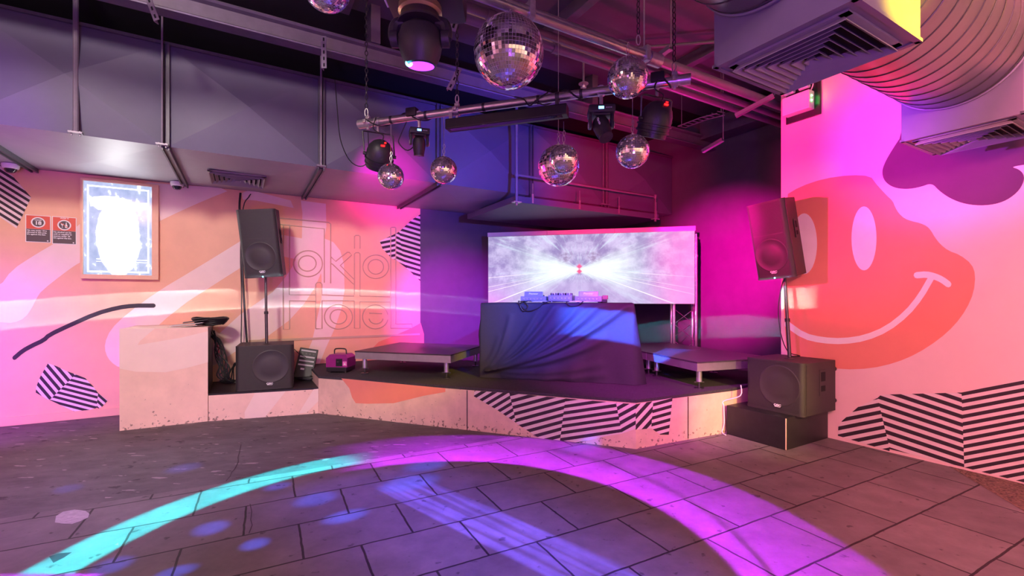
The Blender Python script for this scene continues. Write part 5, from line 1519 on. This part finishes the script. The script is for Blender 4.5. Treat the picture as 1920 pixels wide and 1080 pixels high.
# two warning notices
def notice(ub, ut, label, kind):
    # corners in the wall plane
    b = BW - .002
    a0, a1 = a_on_b(ub[0], BW), a_on_b(ub[1], BW)
    z1 = on_b((ub[0] + ub[1]) / 2, ut[0], BW).z; z0 = on_b((ub[0] + ub[1]) / 2, ut[1], BW).z
    t = thing('warning_notice', label, 'sign', room((a0 + a1) / 2, BW, z0), group='warning notices')
    w, h = a1 - a0, z1 - z0
    def sheet(name, fx0, fz0, fx1, fz1, lift, m, parent=t):
        mb = MB(); rbox(a0 + w * fx0, a0 + w * fx1, BW - .004 - lift, BW - .001, z0 + h * fz0, z0 + h * fz1, m=mb); return mb.build(name, m, parent, world=True)
    sheet('backing_sheet', 0, 0, 1, 1, 0, M_WHITEINK)
    sheet('red_field', .03, .49, .97, .98, .001, M_RED); dk = sheet('text_field', .03, .02, .97, .485, .001, M_SIGNDARK)
    def M_at(fx, fz, lift=.0062):
        return frame(room(a0 + w * fx, BW - lift, z0 + h * fz), (D2.x, D2.y, 0), (0, 0, 1), (-N2.x, -N2.y, 0))
    cz = .735 if kind == 0 else .70
    mb = MB(); mb.lathe([(.001, 0), (w * .285, 0), (w * .285, .001), (.001, .001)], 40, M=M_at(.5, cz)); mb.build('white_ring', M_WHITEINK, t, world=True)
    mb = MB(); mb.lathe([(.001, 0), (w * .225, 0), (w * .225, .001), (.001, .001)], 40, M=M_at(.5, cz, .0075)); mb.build('dark_disc', M_SIGNDARK, t, world=True)
    mb = MB()
    if kind == 0:
        text_mesh('18', w * .27, M_at(.5, cz - .03, .009), mb, extrude=.0005, bold=.002)
        text_mesh('UNDER', w * .085, M_at(.5, cz + .085, .009), mb, extrude=.0005, bold=.0005)
        lines = ['No one under 18 is', 'allowed in this area.', "It's against the law."]
    else:
        # bottle and glass
        M = M_at(.5, cz, .009)
        mb.add([(w * x, w * y, 0) for x, y in ((.03, -.15), (.13, -.15), (.13, -.01), (.10, .05), (.10, .15), (.06, .15), (.06, .05), (.03, -.01))], [(0, 1, 2, 3, 4, 5, 6, 7)], 0, M)
        mb.add([(w * x, w * y, 0) for x, y in ((-.14, .07), (-.02, .07), (-.04, -.01), (-.07, -.03), (-.07, -.12), (-.04, -.14), (-.12, -.14), (-.09, -.12), (-.09, -.03), (-.12, -.01))], [tuple(range(10))], 0, M)
        text_mesh('UNDER 18', w * .075, M_at(.5, .945, .0065), mb, extrude=.0005, bold=.0005)
        lines = ['No alcohol can be', 'sold or supplied to', 'anyone under 18.', "It's against the law."]
    mb.build('pictogram', M_WHITEINK, t, world=True)
    if kind == 1:
        mb = MB(); a = w * .23
        mb.box((0, 0, .001), (a * 1.9, w * .03, .001), 0, M_at(.5, cz, .0095) @ Matrix.Rotation(math.radians(-40), 4, 'Z')); mb.build('red_slash', M_RED, t, world=True)
    mb = MB()
    for i, s in enumerate(lines): text_mesh(s, w * .098, M_at(.06, .43 - .072 * i, .0065), mb, extrude=.0005, align='LEFT', bold=.0007)
    mb.build('notice_text', M_WHITEINK, t, world=True)
    mb = MB(); mb.lathe([(.001, 0), (w * .035, 0), (w * .035, .001), (.001, .001)], 12, M=M_at(.88, .065, .0065)); mb.build('crest', M_WHITEINK, t, world=True)
notice((48, 95.5), (403.8, 454.4), 'left of the two red and charcoal notices: no one under 18', 0)
notice((98, 143.5), (407, 458), 'right of the two red and charcoal notices: no alcohol', 1)
# dome cameras
def dome(u, v, label, b, z):
    p = on_b(u, v, b); a = D2.dot(p.xy)
    t = thing('dome_camera', label, 'security camera', room(a, b, z), group='dome cameras')
    c = room(a, b, z)
    mb = MB(); mb.lathe([(.001, 0), (.075, 0), (.075, -.03), (.068, -.05), (.06, -.055), (.001, -.055)], 28, M=Matrix.Translation(c)); mb.build('housing', M_WHITE, t, smooth=True, world=True)
    mb = MB(); mb.lathe([(.055, -.05), (.05, -.075), (.035, -.095), (.001, -.103)], 24, M=Matrix.Translation(c)); tag(mb.build('dome_lens', M_GLASSDARK, t, smooth=True, world=True), 'dark dome lens')
dome(20, 312, 'white dome camera at the far left under the duct', BW - .20, ZS - .012)
dome(332, 342, 'white dome camera right of the glowing poster case', BW - .16, ZS - .012)
# emergency light box by the smiley wall
ej = thing('exit_light_box', 'small pale control box with green lights high on the smiley wall', 'control box', room(AM - .05, 2.6, 3.3))
b0, b1 = N2.dot(on_a(1540, 180, AM).xy), N2.dot(on_a(1472, 180, AM).xy)
z0, z1 = on_a(1540, 214, AM).z, on_a(1540, 148, AM).z
mb = MB(); rbox(AM - .02, AM - .001, b0, b1 - .02, z0, z1 + .1, m=mb, bev=.003); mb.build('backing_board', M_BLACK, ej, world=True)
mb = MB(); rbox(AM - .13, AM - .02, b0 + .06, b1 - .04, z0 + .07, z0 + .27, m=mb, bev=.008); cv = mb.build('box_cover', M_WHITE, ej, world=True)
for dz in (.16, .21):
    mb = MB(); mb.lathe([(.001, .006), (.008, .004), (.009, 0), (.001, 0)], 10, M=frame(room(AM - .08, b0 + .058, z0 + dz), (D2.x, D2.y, 0), (0, 0, 1), (-N2.x, -N2.y, 0))); mb.build('green_led', E_GREEN, cv, world=True)
for k in range(2):
    mb = MB(); c = room(AM - .07, b0 + .14 + .16 * k, z0 + .34); mb.tube([c + Vector((N2.x, N2.y, 0)) * -.05, c + Vector((N2.x, N2.y, 0)) * .05], .03, 12); mb.build('lamp_tube', M_WHITE, ej, smooth=True, world=True)
mb = MB(); mb.tube(catmull([room(AM - .06, b0 + .08, z0 + .27), room(AM - .07, b0 + .05, z0 + .33), room(AM - .06, b0 + .07, z0 + .40), room(AM - .05, b0 + .05, z0 + .5)]), .006, 6); mb.build('wire', M_WHITE, ej, smooth=True, world=True)
# pale cord at the stage corner beside the black box
cable(catmull([on_a(1389, 722, 4.7), on_a(1388, 742, 4.69), room(4.615, 3.22, .36), room(4.60, 3.21, .30), room(4.60, 3.205, .12), room(4.585, 3.22, .02), room(4.55, 3.15, .008)]), .006, 'pale cord dangling between the stage end and the black box', name='cord', cat='cord', m=M_WHITE)
# ================================================================== LIGHTS
def aim(o, target):
    d = Vector(target) - o.location; o.rotation_euler = d.to_track_quat('-Z', 'Y').to_euler()
def spot(name, loc, target, col, power, deg, blend=.6, radius=.06):
    l = bpy.data.lights.new(name, 'SPOT'); l.energy = power; l.color = col; l.spot_size = math.radians(deg); l.spot_blend = blend; l.shadow_soft_size = radius
    o = bpy.data.objects.new(name, l); COL.objects.link(o); o.location = loc; aim(o, target); return o
def area(name, loc, target, col, power, sx, sy):
    l = bpy.data.lights.new(name, 'AREA'); l.energy = power; l.color = col; l.shape = 'RECTANGLE'; l.size = sx; l.size_y = sy
    o = bpy.data.objects.new(name, l); COL.objects.link(o); o.location = loc; aim(o, target); return o
def point(name, loc, col, power, radius=.05):
    l = bpy.data.lights.new(name, 'POINT'); l.energy = power; l.color = col; l.shadow_soft_size = radius
    o = bpy.data.objects.new(name, l); COL.objects.link(o); o.location = loc; return o
def gobo(name, loc, col, power, build, radius=.012):
    """projector: a point lamp whose beam is shaped by the direction (identity rotation, so local = world)"""
    o = point(name, loc, col, power, radius); l = o.data; l.use_nodes = True
    nt = l.node_tree; N, L = nt.nodes, nt.links
    em = [n for n in N if n.type == 'EMISSION'][0]
    tc = N.new('ShaderNodeTexCoord'); nv = N.new('ShaderNodeVectorMath'); nv.operation = 'NORMALIZE'
    L.new(tc.outputs['Normal'], nv.inputs[0])
    sp = N.new('ShaderNodeSeparateXYZ'); L.new(nv.outputs['Vector'], sp.inputs[0])
    def M_(op, a, b_=None):
        n = N.new('ShaderNodeMath'); n.operation = op
        for i, v in enumerate((a, b_)):
            if v is None: continue
            if isinstance(v, (int, float)): n.inputs[i].default_value = v
            else: L.new(v, n.inputs[i])
        return n.outputs[0]
    def ss(v, lo, hi, t0=0, t1=1):
        n = N.new('ShaderNodeMapRange'); n.interpolation_type = 'SMOOTHSTEP'
        n.inputs['From Min'].default_value = lo; n.inputs['From Max'].default_value = hi; n.inputs['To Min'].default_value = t0; n.inputs['To Max'].default_value = t1
        L.new(v, n.inputs['Value']); return n.outputs['Result']
    x, y, z = sp.outputs
    polar = M_('MULTIPLY', M_('ARCCOSINE', M_('MULTIPLY', z, -1)), 180 / PI)      # degrees from straight down
    azim = M_('MULTIPLY', M_('ARCTAN2', y, x), 180 / PI)
    f = build(M_, ss, polar, azim, (x, y, z), N, L)
    L.new(f, em.inputs['Strength'])
    return o
def band(M_, ss, v, a, b, e):
    return M_('MULTIPLY', ss(v, a - e, a + e), ss(v, b - e, b + e, 1, 0))
LP = LAMP + Vector((0, 0, -.08))
def azim_of(p): return math.degrees(math.atan2(p[1] - LP.y, p[0] - LP.x))
az_l = azim_of(on_z(640, 850))
# magenta ring swept across the paving
def b_ring(M_, ss, pol, az, d, N, L):
    f = band(M_, ss, pol, 32.6, 43.0, .45)
    f = M_('MULTIPLY', f, ss(pol, 33, 42, 1.25, .7))
    f = M_('MULTIPLY', f, M_('SUBTRACT', 1, M_('MULTIPLY', band(M_, ss, M_('SUBTRACT', pol, M_('MULTIPLY', az, .068)), 34.75, 35.35, .28), .72)))
    f = M_('MULTIPLY', f, ss(az, az_l + 8, az_l - 16))
    return f
gobo('ring_projector', LP, (.56, .02, 1.0), 2900, b_ring)
def b_cyan(M_, ss, pol, az, d, N, L):
    f = band(M_, ss, pol, 34.9, 38.7, .35)
    f = M_('MULTIPLY', f, ss(az, az_l - 9, az_l + 4))
    return M_('MULTIPLY', f, ss(az, 100, 215, 1.0, 1.0))
gobo('cyan_projector', LP, (.0, .85, .95), 3600, b_cyan)
# flat sweep that draws a pale band on the walls
def b_wall(M_, ss, pol, az, d, N, L):
    f = band(M_, ss, pol, 75.8, 78.4, .12)
    edge = M_('ADD', band(M_, ss, pol, 75.6, 75.9, .1), band(M_, ss, pol, 78.25, 78.55, .1))
    f = M_('MULTIPLY', f, ss(az, 118, 150, .35, 1.0))
    f = M_('ADD', f, M_('MULTIPLY', edge, 1.6))
    return M_('MULTIPLY', f, ss(az, 76, 90, .0, 1))
gobo('wall_sweep', LP, (.70, .92, 1.0), 720, b_wall)
def b_wall_r(M_, ss, pol, az, d, N, L):
    f = band(M_, ss, pol, 74.0, 76.9, .2)
    return M_('MULTIPLY', f, M_('MULTIPLY', ss(az, 33, 35), ss(az, 71, 67)))
gobo('wall_sweep_right', LP, (.12, .95, 1.0), 1500, b_wall_r)
# blue shape on the table cloth
def b_table(M_, ss, pol, az, d, N, L):
    f = band(M_, ss, pol, 63.3, 68.3, .3)
    return M_('MULTIPLY', f, M_('MULTIPLY', ss(az, 51, 53), ss(az, 73, 66)))
gobo('table_projector', LP, (.02, .12, 1.0), 13000, b_table)
# blue flecks and streaks on the floor
FLECKS = [(128, 916, 34, 9), (395, 990, 42, 14), (478, 1020, 34, 12), (345, 877, 40, 9), (520, 912, 30, 8), (592, 936, 46, 14), (648, 968, 50, 13), (800, 872, 46, 12), (770, 905, 60, 16), (210, 1060, 50, 16), (1090, 838, 40, 8), (330, 1072, 50, 12)]
def b_flecks(M_, ss, pol, az, d, N, L):
    x, y, z = d
    px, py = M_('DIVIDE', x, M_('MULTIPLY', z, -1)), M_('DIVIDE', y, M_('MULTIPLY', z, -1))
    tot = None
    for u, v, ru, rv in FLECKS:
        c = on_z(u, v); hh = LP.z
        e = on_z(u + ru, v - ru * .25); wv = Vector(((e.x - c.x), (e.y - c.y))); la = wv.length; wv.normalize()
        e2 = on_z(u, v - rv); lb = (Vector((e2.x - c.x, e2.y - c.y))).length
        gx = M_('SUBTRACT', M_('MULTIPLY', px, hh), c.x - LP.x - .05); gy = M_('SUBTRACT', M_('MULTIPLY', py, hh), c.y - LP.y)
        p = M_('DIVIDE', M_('ADD', M_('MULTIPLY', gx, wv.x), M_('MULTIPLY', gy, wv.y)), la)
        q = M_('DIVIDE', M_('ADD', M_('MULTIPLY', gx, -wv.y), M_('MULTIPLY', gy, wv.x)), lb)
        r2 = M_('ADD', M_('MULTIPLY', p, p), M_('MULTIPLY', q, q))
        f = ss(r2, .0, 1.1, 1, 0)
        tot = f if tot is None else M_('ADD', tot, f)
    return M_('MULTIPLY', tot, ss(z, -.2, -.35))
gobo('fleck_projector', LP + Vector((.05, 0, 0)), (.03, .11, 1.0), 1100, b_flecks)
p_s0, p_s1 = on_z(745, 910), on_z(1100, 1080)
def b_streak(M_, ss, pol, az, d, N, L):
    x, y, z = d
    h = LP.z
    px, py = M_('MULTIPLY', M_('DIVIDE', x, M_('MULTIPLY', z, -1)), h), M_('MULTIPLY', M_('DIVIDE', y, M_('MULTIPLY', z, -1)), h)
    dv = (p_s1 - p_s0).normalized(); nx, ny = -dv.y, dv.x
    o = (p_s0 - LP)
    across = M_('ADD', M_('MULTIPLY', M_('SUBTRACT', px, o.x), nx), M_('MULTIPLY', M_('SUBTRACT', py, o.y), ny))
    ln = M_('ADD', M_('MULTIPLY', M_('SUBTRACT', px, o.x), dv.x), M_('MULTIPLY', M_('SUBTRACT', py, o.y), dv.y))
    c = N.new('ShaderNodeCombineXYZ'); L.new(M_('MULTIPLY', across, 26), c.inputs[0]); L.new(M_('MULTIPLY', ln, .6), c.inputs[1])
    nz = N.new('ShaderNodeTexNoise'); nz.inputs['Scale'].default_value = 1; nz.inputs['Detail'].default_value = 3; L.new(c.outputs[0], nz.inputs['Vector'])
    c2 = N.new('ShaderNodeCombineXYZ'); L.new(px, c2.inputs[0]); L.new(py, c2.inputs[1])
    v2 = N.new('ShaderNodeTexVoronoi'); v2.inputs['Scale'].default_value = 22; L.new(c2.outputs[0], v2.inputs['Vector'])
    n2 = N.new('ShaderNodeTexNoise'); n2.inputs['Scale'].default_value = 2.5; L.new(c2.outputs[0], n2.inputs['Vector'])
    spk = M_('MULTIPLY', ss(v2.outputs['Distance'], .05, .16, 1, 0), ss(n2.outputs['Fac'], .40, .6))
    spk = M_('MULTIPLY', spk, ss(M_('ABSOLUTE', M_('ADD', across, .05)), .35, 1.0, .8, 0))
    wd = M_('ADD', .15, M_('MULTIPLY', ln, .03))
    core = M_('MULTIPLY', ss(M_('ABSOLUTE', across), .17, .20, 1, 0), ss(nz.outputs['Fac'], .38, .62, .25, 1.15))
    core = M_('MULTIPLY', core, ss(ln, -.25, .25))
    halo = ss(M_('ABSOLUTE', M_('ADD', across, .12)), .15, 1.15, .30, 0)
    f = M_('ADD', M_('ADD', M_('MULTIPLY', core, .8), M_('MULTIPLY', spk, 1.6)), halo)
    return M_('MULTIPLY', f, M_('MULTIPLY', ss(pol, 34, 28), ss(z, -.2, -.4)))
gobo('streak_projector', LP + Vector((0, .05, 0)), (.14, .09, 1.0), 1500, b_streak)

# house lights behind the camera; rear, side, ceiling and soffit fills are added
area('house_light', room(-2.2, -1.6, 4.3), room(.6, 6.5, 1.2), (1.0, .45, .80), 100, 2.2, 1.2)
spot('mural_wash', room(-1.6, .9, 4.1), room(-.7, BW, 1.5), (1.0, .90, .76), 860, 78, 1.0, .25)
area('house_light_right', room(2.6, -2.2, 4.3), room(4.6, 3.0, 1.4), (1.0, .36, .46), 40, 1.6, 1.0)
for i, (a, b, c, p) in enumerate(((-3.5, 1.0, (1, .62, .40), 28), (-1.0, -2.6, (1, .70, .40), 55), (1.5, -3.2, (1, .62, .30), 55), (3.8, -2.0, (1, .40, .25), 36), (-4.2, -2.0, (.7, .2, 1), 60))):
    point('house_lamp', room(a, b, 3.6), c, p * 1.2, .06)
spot('rear_fill_warm', room(.5, -.5, 3.3), room(.5, BMIN, 2.2), (1, .80, .50), 900, 120, 1.0, .08)  # added to brighten the rear wall that the mirror balls reflect
spot('rear_fill_white', room(4.0, -1.5, 3.3), room(4.4, BMIN, 2.0), (1, .93, .82), 420, 90, 1.0, .08)  # second added fill on the reflected rear wall
spot('side_fill_pink', room(-3.2, 2.0, 3.2), room(AMIN, 1.5, 2.0), (1, .40, .80), 400, 110, 1.0, .08)  # added to brighten the side wall for the mirror balls
spot('ceiling_fill', room(-1.0, -2.2, .5), room(1.2, 3.0, 4.5), (.36, .05, 1.0), 420, 110, 1.0, .2)  # added fill giving the ceiling a violet ambience
spot('soffit_fill', room(-1.5, .8, .8), room(0.2, BD, 3.6), (.34, .16, 1.0), 110, 70, 1.0, .2)  # added violet fill on the duct face
# par cans on the bar
def lens_of(u, v, Y, yaw, tilt, s):
    R = Matrix.Rotation(yaw, 4, 'Z') @ Matrix.Rotation(tilt, 4, 'X'); return at(u, v, Y) + R @ Vector((0, 0, -.85 * s))
PL_ = lens_of(712, 293, 4.12, math.radians(28), math.radians(38), .245)
PR_ = lens_of(1229, 226, 3.46, math.radians(22), math.radians(26), .25)
spot('par_left_beam', PL_, on_b(866, 600, BW), (.72, .02, 1.0), 2500, 40, 1.0, .04)
spot('par_right_beam', PR_, on_a(1365, 505, AW), (1.0, .0, .38), 7000, 36, 1.0, .04)
spot('duct_magenta', PL_ + Vector((.16, .12, -.12)), room(1.62, BD, 3.04), (1.0, .0, .55), 600, 36, .9, .03)
spot('left_magenta', PL_ + Vector((.12, .05, -.05)), on_b(720, 520, BW), (1.0, .08, .50), 230, 58, 1.0, .03)
# colour washes
spot('mural_pink', Vector((-1.2, 4.0, 2.36)), on_a(1560, 330, AM), (1.0, .0, .22), 2000, 42, 1.0, .04)
spot('mural_violet', at(1140, 342, 3.45), on_a(1770, 225, AM), (.55, .05, 1.0), 620, 42, 1.0, .03)
spot('mural_rose', room(1.6, -.8, 2.7), on_a(1760, 660, AM), (1.0, .25, .30), 600, 78, 1.0, .2)
spot('corner_magenta', room(-3.9, 5.4, 1.3), room(-3.1, BW, .45), (.40, .0, 1.0), 560, 90, 1.0, .08)
spot('duct_blue', at(1165, 300, 3.6), room(2.9, BD, 3.55), (.08, .08, 1.0), 650, 60, 1.0, .04)
spot('duct_red', PR_ + Vector((.0, .2, -.12)), room(5.3, BD, 3.35), (1.0, .0, .14), 1100, 50, 1.0, .03)
spot('duct_violet', room(-2.4, 2.6, 1.6), room(-2.15, BD, 3.12), (.42, .0, 1.0), 420, 25, 1.0, .06)
spot('pipes_red', room(4.6, 3.6, 2.6), room(4.4, 3.3, 4.3), (1.0, .0, .22), 60, 130, 1.0, .06)
spot('ceiling_magenta', room(5.5, 4.2, 2.9), room(4.6, 3.8, 4.6), (1.0, .02, .5), 35, 130, 1.0, .06)
spot('floor_violet', room(-2.5, 3.3, 3.1), on_z(250, 905), (.36, .05, 1.0), 260, 56, 1.0, .1)
spot('box_yellow', room(2.9, -1.0, 3.6), room(2.66, .885, 2.95), (1.0, .74, .0), 1700, 22, .8, .05)
spot('duct_amber', room(4.2, -1.2, 3.2), room(3.6, .9, 3.3), (1.0, .40, .10), 170, 40, 1.0, .1)
spot('table_blue', at(1115, 335, 3.3), on_table(.75, .12), (.02, .07, 1.0), 1500, 40, 1.0, .03)
spot('floor_rose', room(3.8, .6, 4.0), on_z(1600, 930), (1.0, .16, .30), 190, 84, 1.0, .2)
spot('stage_front_warm', room(3.6, -.4, 1.9), on_z(1315, 790), (1.0, .76, .22), 650, 22, 1.0, .1)
spot('stage_deck_magenta', PR_ + Vector((-.05, 0, -.05)), Vector((1.8, 5.9, .5)), (.85, .03, .8), 500, 70, 1.0, .03)

w = bpy.data.worlds.new('room_dark'); SC.world = w; w.use_nodes = True
w.node_tree.nodes['Background'].inputs[0].default_value = (0, 0, 0, 1)
# ================================================================== CAMERA
cam = bpy.data.cameras.new('camera'); co = bpy.data.objects.new('camera', cam); COL.objects.link(co)
cam.sensor_width = 36; cam.lens = 36 * F / 1920; cam.shift_y = (V0 - 540) / 1920; cam.clip_start = .05
co.location = (0, 0, H); co.rotation_euler = (PI / 2, 0, 0)
SC.camera = co
SC.view_settings.view_transform = 'Standard'; SC.view_settings.look = 'None'
SC.view_settings.exposure = .14; SC.view_settings.gamma = 1; SC.view_settings.use_curve_mapping = False
SC.cycles.use_denoising = True
SC.cycles.max_bounces = 8; SC.cycles.sample_clamp_indirect = 6
